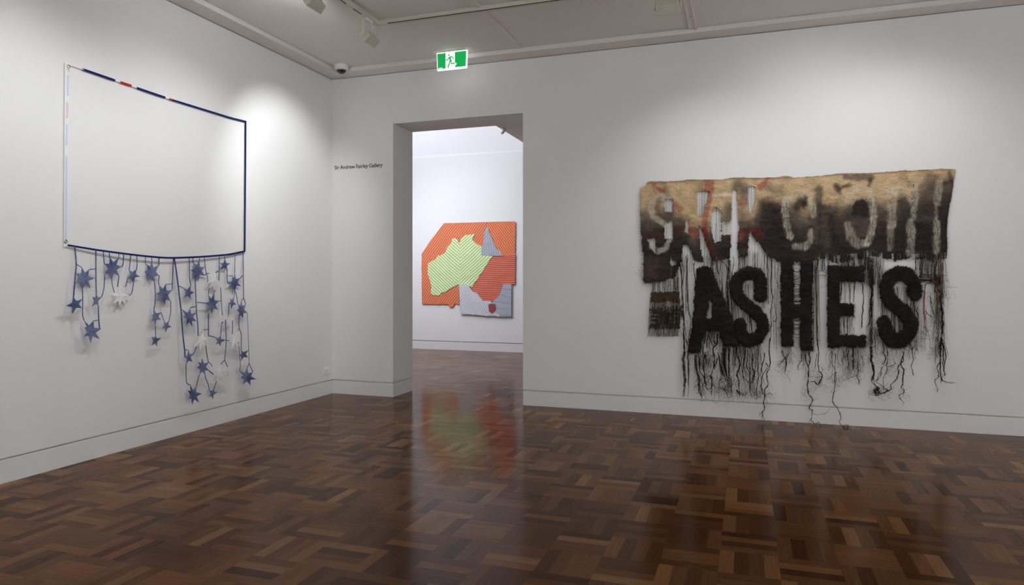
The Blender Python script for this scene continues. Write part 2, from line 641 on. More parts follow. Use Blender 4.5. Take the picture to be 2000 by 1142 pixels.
def floor_mesh(name, verts, faces, uvs, tones):
    me = bpy.data.meshes.new(name)
    me.from_pydata(verts, [], faces)
    uvl = me.uv_layers.new(name='UVMap')
    idx = np.empty(len(me.loops), dtype=np.int32)
    me.loops.foreach_get('vertex_index', idx)
    uvl.data.foreach_set('uv', np.array(uvs, dtype=np.float32)[idx].ravel())
    a = me.attributes.new('tone', 'FLOAT', 'FACE')
    a.data.foreach_set('value', np.array(tones, dtype=np.float32))
    me.materials.append(M['wood'])
    me.update()
    return me


def view_px(x, y):
    d = Vector((x, y, 0)) - CAM
    z = d.dot(FWD)
    if z < 0.3:
        return None
    return CX + d.dot(RGT) / z * F_PX, HOR + CAM.z / z * F_PX, z


blocks = []
W = TILE / NF
for i in range(-32, 16):
    for j in range(-17, 31):
        tx, ty = OX + i * TILE, OY + j * TILE          # lower-left corner
        horiz = (i + j) % 2 == 1                        # fingers running along x
        tile_bias = random.uniform(-0.1, 0.1)
        for k in range(NF):
            if horiz:
                cx, cy = tx + TILE / 2, ty + (k + 0.5) * W
                x0, x1, y0, y1 = tx, tx + TILE, ty + k * W, ty + (k + 1) * W
            else:
                cx, cy = tx + (k + 0.5) * W, ty + TILE / 2
                x0, x1, y0, y1 = tx + k * W, tx + (k + 1) * W, ty, ty + TILE
            main = x1 > 0 and x0 < RX and y1 > -7.9 and y0 < 0
            door = x1 > DX0 and x0 < DX1 and y1 >= 0 and y0 < THICK
            far = x1 > FX0 and x0 < FX1 and y0 >= THICK - 0.3 and y0 < FAR_Y
            if not (main or door or far):
                continue
            v = view_px(cx, cy)
            area = 0
            if v and -20 < v[0] < 2020 and v[1] < 1150 and y1 < 0 and x0 > 0:
                area = 1.0 / v[2] ** 3
            blocks.append((area, cx, cy, horiz, x0, x1, y0, y1, tile_bias))
blocks.sort(key=lambda t: -t[0])
variants = []
for k in range(48):
    vs, fs = block_geo(TILE, W, 0.011)
    ou, ov = random.uniform(0, 50), random.uniform(0, 50)
    tone = (k + 0.5) / 48
    r = random.random()
    tone = rand_tone()
    variants.append(floor_mesh('parquet_block', vs, fs, [(p[0] + ou, p[1] + ov) for p in vs], [tone] * len(fs)))
for t in blocks[:300]:
    _, cx, cy, horiz, *_r = t
    o = bpy.data.objects.new('parquet_block', random.choice(variants))
    o.location = (cx, cy, random.uniform(-0.00025, 0.00025))
    o.rotation_euler = (random.gauss(0, 0.0009), random.gauss(0, 0.0009), 0.0 if horiz else math.pi / 2)
    COL.objects.link(o)
    o.parent = floor
V, Fc, UV, TN = [], [], [], []
for t in blocks[300:]:
    _, cx, cy, horiz, x0, x1, y0, y1, bias = t
    vs, fs = block_geo(TILE, W, 0.011)
    ou, ov = random.uniform(0, 50), random.uniform(0, 50)
    ta, tb, dz = random.gauss(0, 0.0009), random.gauss(0, 0.0009), random.uniform(-0.00025, 0.00025)
    n = len(V)
    tone = min(1, max(0, rand_tone() + bias))
    for p in vs:
        z = p[2] + p[0] * ta + p[1] * tb + dz
        q = (cx + p[0], cy + p[1], z) if horiz else (cx - p[1], cy + p[0], z)
        V.append((min(max(q[0], FX0), RX), min(q[1], FAR_Y), q[2]))
        UV.append((p[0] + ou, p[1] + ov))
    Fc.extend([tuple(i + n for i in f) for f in fs])
    TN.extend([tone] * len(fs))
me = floor_mesh('parquet_blocks', V, Fc, UV, TN)
o = bpy.data.objects.new('parquet_blocks', me)
COL.objects.link(o)
o.parent = floor
o['kind'] = 'stuff'

# ================================================================== STAR BANNER (left wall)
def lace_mat(name, c1, c2, sc=170):
    m = mat(name, c1, 0.9, 0, 0.15)
    nt = m.node_tree
    tc = nt.nodes.new('ShaderNodeTexCoord')
    n = nt.nodes.new('ShaderNodeTexNoise')
    n.inputs['Scale'].default_value = sc
    n.inputs['Detail'].default_value = 3
    nt.links.new(tc.outputs['Object'], n.inputs['Vector'])
    n2 = nt.nodes.new('ShaderNodeTexNoise')
    n2.inputs['Scale'].default_value = 9
    nt.links.new(tc.outputs['Object'], n2.inputs['Vector'])
    ad = nt.nodes.new('ShaderNodeMath')
    ad.operation = 'MULTIPLY_ADD'
    ad.inputs[1].default_value = 0.35
    nt.links.new(n2.outputs['Fac'], ad.inputs[0])
    nt.links.new(n.outputs['Fac'], ad.inputs[2])
    r = nt.nodes.new('ShaderNodeValToRGB')
    r.color_ramp.elements[0].position = 0.62
    r.color_ramp.elements[0].color = (*c1, 1)
    r.color_ramp.elements[1].position = 0.92
    r.color_ramp.elements[1].color = (*c2, 1)
    nt.links.new(ad.outputs[0], r.inputs['Fac'])
    at = nt.nodes.new('ShaderNodeAttribute')
    at.attribute_name = 'Col'
    mx = nt.nodes.new('ShaderNodeMix')
    mx.data_type = 'RGBA'
    nt.links.new(at.outputs['Fac'], mx.inputs['Factor'])
    nt.links.new(r.outputs['Color'], mx.inputs['A'])
    mx.inputs['B'].default_value = (*c2, 1)
    nt.links.new(mx.outputs['Result'], nt.nodes['Principled BSDF'].inputs['Base Color'])
    return m


M['navy'] = mat('navy_hem', srgb(28, 36, 92), 0.9, 0, 0.1, noise=(60, 0.25))
M['blue_cord'] = lace_mat('blue_cut_strip', srgb(40, 54, 108), srgb(140, 150, 182), 260)
M['star_blue'] = lace_mat('blue_star_cloth', srgb(40, 54, 106), srgb(168, 176, 202), 420)
M['star_white'] = lace_mat('white_star_cloth', srgb(205, 207, 205, 1.2), srgb(235, 237, 236, 1.2), 120)
M['red_tape'] = mat('red_hem', srgb(178, 40, 38), 0.85, 0, 0.1, noise=(60, 0.15))
M['white_tape'] = mat('white_hoist_tape', (0.82, 0.83, 0.84), 0.85, 0, 0.1, noise=(60, 0.03))
M['pale_blue'] = mat('faded_blue_print', srgb(190, 195, 214, 1.25), 0.85, 0, 0.1, noise=(60, 0.06))
M['pale_red'] = mat('faded_red_print', srgb(214, 180, 186, 1.25), 0.85, 0, 0.1, noise=(60, 0.06))
M['brass'] = mat('brass_grommet', (0.55, 0.45, 0.3), 0.3, 1.0, noise=(60, 0.1))

bl = on_left(132, 478, 0.0)
banner = empty('star_banner', (0.0, bl.y, bl.z),
               'open navy edged flag frame trailing cut out blue and white stars on the left wall', 'banner')
XN = (1, 0, 0)


def lribbon(pix, wpx, d, m, name, parent, thick=0.003, sub=0):
    pts = [on_left(x, y, d(x, y) if callable(d) else d) for x, y in pix]
    if sub:
        pts = smooth_path(pts, sub)
    k = [max(0.0035, wpx * (p - CAM).dot(FWD) / F_PX) for p in pts]
    mb = MB()
    mb.ribbon(pts, k, XN, thick)
    return mb.build(name, m, parent)


# hoist tape on the left edge with two grommets and faded print
tp = [(128.5, 122), (128.0, 300), (126.5, 482)]
hoist = [(126, 122), (137.5, 124), (137, 128), (134.5, 210), (132.6, 300), (131.2, 400), (130.6, 470), (132.5, 481), (124.5, 482.5), (124.8, 400), (125.4, 250)]
mb = MB(); mb.prism([on_left(x, y, 0.006) for x, y in hoist], (0.003, 0, 0))
hoist_o = mb.build('hoist_tape', M['white_tape'], banner)
for (y0, y1, m, x0) in ((133, 140, 'pale_red', 136.0), (147, 187, 'pale_blue', 134.2), (200, 230, 'pale_red', 132.8),
                        (243, 283, 'pale_blue', 132.0), (304, 415, 'pale_blue', 130.8), (416, 466, 'pale_blue', 130.2)):
    mb = MB()
    mb.ribbon([on_left(x0 - 0.8, y0, 0.0105), on_left(x0 - 1.6, y1, 0.0105)], 0.013, XN, 0.002)
    mb.build('print_patch', M[m], hoist_o)
for gx, gy in ((134.0, 129.5), (128.6, 471.0)):
    mb = MB()
    c = on_left(gx, gy, 0.012)
    ring = [c + Vector((0, math.cos(a), math.sin(a))) * 0.011 for a in [2 * math.pi * k / 20 for k in range(21)]]
    mb.tube(ring, 0.0035, 8)
    mb.build('grommet', M['brass'], hoist_o, smooth=True)

# top hem: navy, red and white runs of tape
top = [(138, 127), (163, 135.5), (225, 157), (236, 160.5), (257, 167.5), (267, 171.5), (323, 190.5), (330, 193), (336, 194.8), (400, 214.5), (450, 230), (480, 237.5)]
for (x0, x1, m, wd) in ((138, 164, 'white_tape', 1.6), (161, 225, 'navy', 4.2), (225, 236, 'white_tape', 2.0), (235, 257, 'red_tape', 4.2),
                        (257, 267, 'white_tape', 2.0), (267, 323, 'navy', 4.0), (323, 331, 'white_tape', 2.0), (330, 337, 'red_tape', 3.4),
                        (336, 480.5, 'navy', 3.4)):
    xs = np.linspace(x0, x1, max(2, int((x1 - x0) / 8) + 1))
    ys = np.interp(xs, [p[0] for p in top], [p[1] for p in top])
    lribbon([(float(x), float(y)) for x, y in zip(xs, ys)], wd, 0.012, M[m], 'top_hem', banner)
lribbon([(480, 236), (479.5, 320), (478.8, 400), (478, 491)], 3.6, 0.012, M['navy'], 'side_hem', banner)
HEM = [(132.5, 478.5), (146, 480.8), (165, 484), (190, 488), (230, 493.5), (270, 498.5), (300, 501.5), (320, 503), (345, 503.3), (380, 502), (405, 500.5), (430, 498.5), (450, 496.3), (478, 490.5)]


def hem_y(x):
    return float(np.interp(x, [p[0] for p in HEM], [p[1] for p in HEM]))


lribbon(HEM, 3.6, lambda x, y: 0.012 + 0.018 * math.sin(math.pi * (x - 132) / 346), M['navy'], 'bottom_hem', banner, 0.004, 3)


def hang_d(x, y):
    return 0.022 + 0.055 * max(0.0, (y - hem_y(x)) / 270.0) ** 1.0 + 0.006 * math.sin(x * 0.21 + y * 0.13)


STARS = [
    ((163.8, 542.9), [(160.4, 521.8), (174.1, 526.4), (186.1, 542.9), (176.4, 562.8), (161, 564.5), (146.8, 554.3), (148.5, 533.2)], 0),
    ((219.4, 521.7), [(214.5, 502.1), (232.3, 503.3), (237.8, 521.1), (232.9, 539.5), (218.5, 545.6), (204.5, 537), (204.5, 515)], 0),
    ((259.3, 536.4), [(251.9, 526.6), (266.6, 526), (274, 540.1), (261.1, 551.1), (248.9, 545)], 0),
    ((236, 578.1), [(229.2, 558.5), (245.2, 558.5), (253.8, 576.9), (246.5, 594), (234.1, 598), (221, 594), (217.6, 576.3)], 1),
    ((296, 531.5), [(285.7, 515), (296.7, 511.3), (310.2, 518), (311.4, 538.9), (301.6, 550.5), (287.5, 549.9), (282, 530.9)], 0),
    ((147.3, 594.2), [(143.3, 579.9), (161.6, 583.3), (159.9, 601.6), (141.6, 612.4), (128.9, 597)], 0),
    ((188, 586.2), [(188.1, 572.5), (199.2, 579.4), (192.3, 597.6), (180.4, 598.7), (180.9, 579.6)], 0),
    ((175.8, 646.6), [(163.8, 624.9), (182.6, 626.1), (198.6, 641.4), (194.6, 661.9), (176.9, 669.3), (164.4, 657.4), (165, 638.6)], 0),
    ((319.5, 574.7), [(310.3, 555.4), (324.1, 554.5), (337, 566.4), (333.3, 587.6), (321.9, 595.9), (309.4, 587.6), (305.7, 572.9)], 0),
    ((302.7, 618.5), [(299.9, 602.3), (314.9, 609.7), (314.6, 623.8), (303, 636.3), (295.6, 627.1), (296.2, 615.2)], 0),
    ((324.7, 636.3), [(320.5, 627.1), (330, 626.2), (335.2, 638.2), (324.1, 649.2), (316.2, 641.8)], 0),
    ((303.5, 664.8), [(303.9, 652), (314.6, 660.2), (307.2, 676.4), (296.2, 674.9), (296.2, 656.9)], 0),
    ((386.1, 528.4), [(376.4, 510.7), (389.7, 507.3), (399.7, 521.5), (400.3, 538), (387.2, 548.8), (374.1, 544.9), (372.4, 527.2)], 0),
    ((418.5, 549.4), [(408.8, 534), (421.4, 531.8), (427.6, 548.3), (428.3, 560), (419.7, 567.6), (408.3, 563.1), (404.9, 552.8)], 1),
    ((366.7, 572.2), [(358.8, 561.9), (373, 556.2), (379.8, 571), (373, 584.1), (360.5, 581)], 0),
    ((414, 593.8), [(407.1, 576.7), (418.5, 569.9), (427.6, 587.5), (426.5, 605.2), (414, 612.5), (402.6, 611.4), (401.4, 591.5)], 0),
    ((439.3, 517), [(439.3, 505.6), (450.7, 514.1), (443.9, 526.7), (431.4, 526.7), (430, 513.6)], 0),
    ((457.6, 551.7), [(458.5, 532.9), (468.9, 543.2), (471.2, 558.5), (458.1, 568.2), (449, 565.3), (444.5, 552.3), (454.1, 539.2)], 0),
    ((453, 591.5), [(457.6, 579), (462.1, 594.9), (451.6, 604), (447.3, 592.1), (449.6, 582.4)], 0),
    ((471.2, 606), [(465, 592.1), (471.2, 587), (480.3, 593.8), (483.2, 610.8), (474.6, 621.6), (466.1, 621.6), (462.7, 605.7)], 0),
    ((369.6, 619.3), [(354.8, 603.4), (371.3, 602.3), (383.2, 610.2), (383.8, 627.3), (375.8, 638.1), (365, 634.1), (357.6, 618.8)], 0),
    ((392.9, 663.2), [(398, 644.4), (406, 661.4), (400.5, 678), (391.8, 686.2), (379.5, 674.5), (385, 656.9)], 1),
    ((368.4, 697.9), [(368.4, 683.1), (376.4, 689.9), (375.8, 706.4), (363.3, 712.1), (361.1, 696.2)], 0),
    ((395.1, 717.3), [(394.6, 699), (408.3, 707), (408.3, 723.6), (400.9, 732), (389.4, 732), (384.4, 717.2), (387.2, 705.8)], 0),
    ((376.2, 770.4), [(371.5, 751.5), (383.6, 754.1), (394.6, 768.3), (388.8, 785.8), (375.7, 790.3), (367.8, 779.3), (366.8, 762)], 0),
    ((414.6, 767.2), [(408.3, 760.9), (418.3, 757.2), (424.9, 766.2), (415.8, 779.3), (408.8, 775.6)], 0),
    ((441, 623.9), [(433.7, 614.8), (445, 615.9), (454.1, 625.6), (450.7, 638.7), (435.9, 632.4)], 1),
    ((428.5, 665.4), [(430.8, 654.6), (441.6, 663.7), (430.2, 675.7), (422.3, 672.8), (420, 658)], 0),
    ((459.3, 663.7), [(465.5, 645.5), (471.2, 663.7), (466.9, 676), (452.9, 680.7), (447.9, 665.4), (453, 652.3)], 1),
    ((474.6, 691.6), [(471.2, 684.2), (485.4, 683.6), (484.3, 697.9), (470.6, 705.3), (467.2, 694.4)], 0),
    ((482, 736), [(467.2, 723.6), (482.5, 718.9), (494, 725.7), (501.4, 740.4), (489.3, 752), (474.6, 750.9), (470.4, 737.2)], 0),
    ((432.6, 728.9), [(413.7, 715.2), (430.5, 711), (445.2, 716.3), (449.4, 732), (439.4, 743), (423.1, 744.6), (416.8, 731)], 1),
]
for si, (c, tips, white) in enumerate(STARS):
    tips = sorted(tips, key=lambda p: math.atan2(p[1] - c[1], p[0] - c[0]))
    d0 = hang_d(*c)
    tw, tl = random.uniform(-0.0006, 0.0006), random.uniform(-0.0004, 0.0004)
    ring = []
    for k, a in enumerate(tips):
        bq = tips[(k + 1) % len(tips)]
        ring.append((a[0], a[1], random.uniform(-0.006, 0.006)))
        mx, my = (a[0] + bq[0]) / 2, (a[1] + bq[1]) / 2
        ring.append((c[0] + (mx - c[0]) * 0.53, c[1] + (my - c[1]) * 0.53, 0.0))
    front = [on_left(x, y, d0 + e + tw * (x - c[0]) + tl * (y - c[1])) for x, y, e in ring]
    cen = on_left(c[0], c[1], d0 + 0.003)
    n = len(front)
    vs = [cen] + front + [cen - Vector((0.0025, 0, 0))] + [p - Vector((0.0025, 0, 0)) for p in front]
    fs = []
    for k in range(n):
        k2 = (k + 1) % n
        fs += [(0, 1 + k, 1 + k2), (n + 1, n + 2 + k2, n + 2 + k), (1 + k, n + 2 + k, n + 2 + k2, 1 + k2)]
    mb = MB()
    tip_sheer = [0.03] + [(random.choice((0.02, 0.1, 0.3, 0.42)) if k % 2 == 0 else 0.05) for k in range(n)]  # paler tips: light through sheer cloth put into the vertex colour
    mb.add(vs, fs, [(q, q, q) for q in tip_sheer + tip_sheer])
    st = mb.build('star', M['star_white' if white else 'star_blue'], banner)
    st['label'] = 'sheer white cut-out star' if white else 'dark blue cut-out star'

STRIPS = [
    ([(146, 480), (149, 515.6), (146.8, 542.9), (143.6, 581)], 2.6), ([(149, 516), (160.4, 522.5)], 1.4), ([(174.1, 526.6), (186.6, 524.7)], 1.6),
    ([(187.2, 488), (187.4, 542.9), (188.2, 574)], 2.3), ([(161, 563.5), (161.6, 584), (161.4, 610), (161.8, 617), (164.2, 626)], 1.6),
    ([(201.7, 490), (203.5, 512), (204.8, 516)], 1.6), ([(213.3, 491.5), (214.2, 504)], 1.6), ([(232.3, 494), (232, 505)], 1.2),
    ([(241.5, 495.5), (240.3, 515.6), (236.8, 521.5)], 2.0), ([(255.6, 497), (254, 512), (252.2, 528)], 1.8), ([(267, 498.5), (267.9, 515.6), (266.3, 527)], 1.6),
    ([(283.8, 500.5), (284.4, 514.3), (287, 516.4)], 1.4), ([(296.3, 501.5), (296.6, 513)], 1.3), ([(310.8, 502.5), (310, 519)], 2.0),
    ([(204.5, 536.5), (202.9, 563.4), (198.2, 580.5)], 1.6), ([(217.9, 544), (219.5, 557), (223.5, 571.4)], 1.2), ([(232.4, 538.5), (230.4, 553.4), (229.6, 560)], 1.8),
    ([(249.4, 544.5), (247, 554), (245, 560)], 1.7), ([(261, 550), (257.5, 570.8), (252, 577)], 1.7), ([(301.6, 549.5), (303.4, 570.8), (302.8, 590), (300.4, 604)], 1.6),
    ([(311.2, 538), (309.6, 548.7), (310.6, 557)], 1.6), ([(192, 596.5), (192.9, 624), (194.8, 643)], 2.2), ([(182.4, 626.6), (192.9, 624.7)], 1.4),
    ([(338.6, 504), (337, 540), (336.2, 566.5)], 1.7), ([(324.1, 555.2), (336.2, 554.2)], 1.4), ([(333.1, 587), (333.3, 608.7), (329.6, 627.5)], 1.4),
    ([(314.6, 610), (320.8, 628)], 1.3), ([(303, 635.5), (304.4, 653)], 1.6),
    ([(340.2, 504), (344.6, 531.2), (350.2, 576.7), (353.3, 603), (354.8, 620.5), (357.1, 654.6), (360.5, 681.9), (361.1, 698)], 3.0),
    ([(369.6, 501), (370.1, 540), (372.6, 558)], 1.8), ([(376.8, 500.5), (376.6, 512)], 1.8), ([(389.5, 500), (389.7, 509)], 1.3),
    ([(398.6, 500), (401.4, 525.5), (405.4, 542.6), (405.6, 552)], 1.5), ([(400, 537.5), (403, 534.3), (408.8, 533.5)], 1.6), ([(428.2, 497), (428.2, 527), (427.4, 548)], 1.8),
    ([(420.6, 532.6), (428.2, 527.8)], 1.6), ([(349.7, 558.5), (359.2, 562.4)], 1.4), ([(380.4, 539), (382.1, 571), (383.8, 610), (385.5, 626.2), (386.7, 645.5), (387, 656)], 2.2),
    ([(385, 590.4), (402.5, 591.8)], 1.5), ([(371.5, 602), (374, 600.2), (384, 598.3)], 1.8), ([(409, 562), (407.4, 570), (407, 577.5)], 1.2), ([(419.7, 566.5), (418.4, 571)], 1.4),
    ([(427, 587.7), (432.4, 587)], 1.2), ([(438.4, 496), (439.2, 507)], 1.2), ([(443.7, 525.5), (443.9, 549.4), (446.6, 553)], 2.0), ([(444.4, 538.3), (455.2, 538.5)], 1.3),
    ([(459.3, 493), (458.8, 515), (458.4, 534)], 1.2), ([(474.8, 490.5), (475.2, 536.9), (475.8, 581.3)], 1.7), ([(468.2, 543.8), (475.6, 536.9)], 1.5),
    ([(458.6, 567), (461.8, 576), (464.2, 593)], 1.6), ([(458.4, 568), (457.4, 580)], 1.3), ([(447.5, 591.5), (446.9, 600), (446.5, 611.4), (445.2, 617)], 1.5),
    ([(475.8, 581), (480, 594.5)], 1.7), ([(475.8, 581.3), (471.2, 588)], 1.3), ([(430.8, 561), (432, 587), (432.9, 600), (434.4, 615.5)], 1.5),
    ([(407, 611.5), (407.1, 642.7), (407.1, 655.8)], 2.6), ([(407.1, 642.7), (397.4, 644.6)], 1.4), ([(407.1, 655.8), (414, 656.8), (421, 659.3)], 1.6),
    ([(360.8, 682.5), (368.2, 683.8)], 1.4), ([(384.6, 676.4), (377.5, 691), (375.6, 692)], 1.7), ([(363.3, 711), (363.6, 740.4), (365.7, 748.8), (371.8, 751.9)], 1.6),
    ([(402, 674), (404, 692), (407.4, 708)], 1.6), ([(389.6, 731), (386.4, 742), (383.2, 755.4)], 1.7), ([(400.8, 731), (402, 739.4), (407.2, 752), (408.4, 762)], 1.6),
    ([(422.8, 743.8), (417.9, 759)], 1.6), ([(408, 707.3), (411, 709.5), (415, 716)], 1.2), ([(407.6, 723.4), (417.2, 731)], 1.9),
    ([(435.6, 631), (433.4, 629), (431.6, 647.8), (430.9, 656)], 1.4), ([(440.3, 624), (441.6, 666), (439.6, 692), (438.8, 702.4)], 1.9), ([(438.8, 703), (431, 711)], 1.5),
    ([(438.8, 703), (444.8, 716.5)], 1.5), ([(453.9, 625.6), (454.1, 643.2), (453.2, 653)], 1.5), ([(441, 663.9), (448.4, 665.2)], 1.3),
    ([(466.9, 620.5), (467.2, 639.8), (471.2, 653.5), (471, 685.5)], 1.6), ([(467.2, 639.8), (464.8, 647)], 1.3), ([(464.9, 668.8), (467.4, 681.9), (469.3, 713.8), (467.4, 724.4)], 1.4),
    ([(482.8, 610), (485.4, 668.3), (486.4, 709.2)], 0.9), ([(484.6, 684), (485.9, 683)], 1.3), ([(486.5, 709.5), (482.3, 719.7)], 1.5), ([(486.5, 709.5), (493.8, 726.2)], 1.5),
]
for pix, wd in STRIPS:
    lribbon(pix, wd, lambda x, y: hang_d(x, y) + 0.001, M['blue_cord'], 'cut_strip', banner, 0.0025, 3)

# ================================================================== SACKCLOTH HANGING (back wall)
X0, Y0, RW, RH = 1240, 322, 640, 388
yy, xx = np.mgrid[0:RH, 0:RW].astype(np.float32)
PX, PY = xx + X0, yy + Y0


def vnoise(scale, octs=3, seed=0, sx=1.0, sy=1.0):
    r = np.random.default_rng(seed)
    out = np.zeros((RH, RW), np.float32)
    amp, tot = 1.0, 0.0
    for o in range(octs):
        s = scale / (2 ** o)
        gh, gw = int(RH / (s * sy)) + 3, int(RW / (s * sx)) + 3
        g = r.random((gh, gw)).astype(np.float32)
        fy, fx = yy / (s * sy), xx / (s * sx)
        iy, ix = fy.astype(int), fx.astype(int)
        ty, tx = fy - iy, fx - ix
        ty, tx = ty * ty * (3 - 2 * ty), tx * tx * (3 - 2 * tx)
        out += amp * ((g[iy, ix] * (1 - tx) + g[iy, ix + 1] * tx) * (1 - ty) + (g[iy + 1, ix] * (1 - tx) + g[iy + 1, ix + 1] * tx) * ty)
        tot += amp
        amp *= 0.5
    return out / tot


def seg_dist(pts):
    d = np.full((RH, RW), 1e9, np.float32)
    for (ax, ay), (bx, by) in zip(pts[:-1], pts[1:]):
        vx, vy = bx - ax, by - ay
        l2 = vx * vx + vy * vy + 1e-9
        t = np.clip(((PX - ax) * vx + (PY - ay) * vy) / l2, 0, 1)
        d = np.minimum(d, np.hypot(PX - ax - t * vx, PY - ay - t * vy))
    return d


def sst(e0, e1, v):
    t = np.clip((v - e0) / (e1 - e0), 0, 1)
    return t * t * (3 - 2 * t)


def poly_sd(pts):
    """signed distance, positive inside"""
    ins = np.zeros((RH, RW), bool)
    n = len(pts)
    for i in range(n):
        (x1, y1), (x2, y2) = pts[i], pts[(i + 1) % n]
        if y1 == y2:
            continue
        c = ((y1 > PY) != (y2 > PY)) & (PX < (x2 - x1) * (PY - y1) / (y2 - y1) + x1)
        ins ^= c
    d = seg_dist(list(pts) + [pts[0]])
    return np.where(ins, d, -d)


n_big, n_mid, n_fine = vnoise(46, 4, 1), vnoise(14, 3, 2), vnoise(4, 2, 3)
n_v = vnoise(5, 2, 4, 0.5, 5.0)       # streaks down the warp
n_h = vnoise(5, 2, 5, 6.0, 0.5)
wobx = (n_mid - 0.5) * 5


n_v2 = vnoise(2.4, 2, 14, 0.7, 4.0)


def pm(pts, soft=1.5, wob=1.0):
    return sst(-soft, soft, poly_sd(pts) + (n_mid - 0.5) * 6 * wob + (n_fine - 0.5) * 3 * wob)


def sm(pts, wd, soft=3, wob=1.0):
    return sst(soft, -soft, seg_dist(pts) - wd / 2 + (n_mid - 0.5) * 6 * wob + (n_fine - 0.5) * 3 * wob)


def R(x0, y0, x1, y1):
    return [(x0, y0), (x1, y0), (x1, y1), (x0, y1)]


TAN = np.array(srgb(186, 161, 126, 1.25))
TAN2 = np.array(srgb(160, 140, 112, 1.1))
GREY = np.array(srgb(96, 86, 78, 1.1))
DARK = np.array(srgb(68, 59, 53, 1.0))
BLACK = np.array(srgb(50, 45, 43, 1.0))
PALE = np.array(srgb(196, 186, 168, 1.2))
RED = np.array(srgb(160, 78, 70, 1.1))
DRED = np.array(srgb(92, 34, 32, 1.1))
BROWN = np.array(srgb(84, 72, 60, 1.1))
ORNG = np.array(srgb(176, 120, 90, 1.1))

C = np.ones((RH, RW, 3), np.float32) * TAN
n_grit = rng.random((RH, RW)).astype(np.float32)
n_fold = vnoise(9, 4, 21, 1.6, 0.8)
C *= (0.62 + 0.5 * n_mid * 0.6 + 0.46 * n_fold + 0.16 * (n_grit - 0.5))[..., None]


def paint(mask, col, a=1.0, tex=1.0):
    global C
    k = (mask * a)[..., None]
    c = np.asarray(col)[None, None, :] * (1 - tex / 2 + tex * (0.25 * n_fine + 0.55 * n_fold + 0.2 * n_grit))[..., None]
    C = C * (1 - k) + c * k


# lower half goes dark: the dark line meanders
xs = [1240, 1265, 1300, 1330, 1350, 1385, 1410, 1440, 1470, 1490, 1510, 1545, 1575, 1600, 1620, 1650, 1680, 1705, 1730, 1760, 1790, 1830, 1870]
ys = [425, 418, 412, 420, 452, 448, 420, 430, 432, 402, 392, 395, 412, 404, 402, 404, 400, 396, 398, 376, 374, 360, 356]
line = np.interp(PX, xs, ys)
paint(sst(-20, 14, PY - line + (n_big - 0.5) * 34 + (n_mid - 0.5) * 16), GREY, 0.95)
paint(sst(-6, 40, PY - line - 4 + (n_big - 0.5) * 40 + (n_mid - 0.5) * 20), DARK, 0.95)
paint(sst(20, 80, PY - line + (n_big - 0.5) * 40), BLACK, 0.75)
paint(sst(0.5, 0.75, n_big) * sst(0.45, 0.6, n_mid) * sst(0, 25, PY - line), BROWN, 0.35)
# greyish tan stains in the pale band
for p, wd, col, a, soft in [
    ([(1300, 372), (1312, 420)], 16, GREY, 0.45, 8), ([(1365, 372), (1372, 360)], 14, GREY, 0.4, 8), ([(1440, 362), (1456, 370)], 22, GREY, 0.8, 7),
    ([(1425, 405), (1422, 425)], 22, GREY, 0.8, 8), ([(1448, 380), (1450, 450)], 14, GREY, 0.6, 8), ([(1500, 365), (1522, 372)], 20, GREY, 0.5, 10),
    ([(1490, 398), (1520, 410)], 26, DARK, 0.8, 10), ([(1505, 420), (1520, 470)], 46, BLACK, 0.8, 12), ([(1598, 372), (1600, 470)], 17, GREY, 0.8, 5),
    ([(1632, 362), (1640, 376)], 9, DARK, 0.8, 4), ([(1640, 366), (1660, 360)], 9, DARK, 0.8, 4), ([(1650, 345), (1700, 346)], 14, GREY, 0.85, 3),
    ([(1700, 350), (1697, 362)], 8, DARK, 0.7, 3), ([(1820, 350), (1806, 368)], 26, GREY, 0.7, 8), ([(1853, 338), (1857, 350)], 8, DARK, 0.7, 4),
    ([(1845, 358), (1860, 356)], 10, DARK, 0.9, 4), ([(1770, 346), (1778, 358)], 8, GREY, 0.5, 5), ([(1283, 372), (1262, 432)], 12, GREY, 0.4, 8),
]:
    paint(sm(p, wd, soft), col, a)
# brown stripe of the L and the dark rims beside it
paint(sm([(1612, 380), (1614, 420), (1615, 478)], 14, 5), BROWN, 0.75)
paint(pm(R(1606, 370, 1628, 398), 4), TAN, 0.8)
paint(sm([(1622, 420), (1626, 455)], 11, 4), BLACK, 0.8)
paint(sm([(1600, 400), (1600, 480)], 12, 5), BLACK, 0.6)
# red paint
for p, wd, col, a in [([(1276, 360), (1293, 373)], 9, RED, 0.85), ([(1317, 398), (1328, 408)], 12, RED, 0.7), ([(1340, 423), (1352, 434)], 9, RED, 0.45),
                      ([(1384, 350), (1384, 372)], 18, RED, 0.85), ([(1385, 385), (1377, 420), (1375, 450)], 12, RED, 0.75), ([(1374, 450), (1382, 480), (1388, 495)], 13, DRED, 0.9),
                      ([(1323, 447), (1360, 450)], 14, DRED, 0.5), ([(1352, 448), (1362, 458)], 14, RED, 0.6), ([(1500, 346), (1484, 365)], 10, RED, 0.8),
                      ([(1444, 396), (1456, 393)], 12, RED, 0.6), ([(1444, 450), (1485, 448)], 13, DRED, 0.75), ([(1448, 455), (1446, 465)], 10, RED, 0.5), ([(1476, 455), (1482, 462)], 14, DRED, 0.7),
                      ([(1270, 462), (1300, 458)], 12, DRED, 0.35), ([(1285, 520), (1280, 540)], 14, DRED, 0.5)]:
    paint(sm(p, wd, 3), col, a * 0.86)
paint(pm(R(1391, 377, 1430, 383), 2, 0.4), PALE, 0.7)
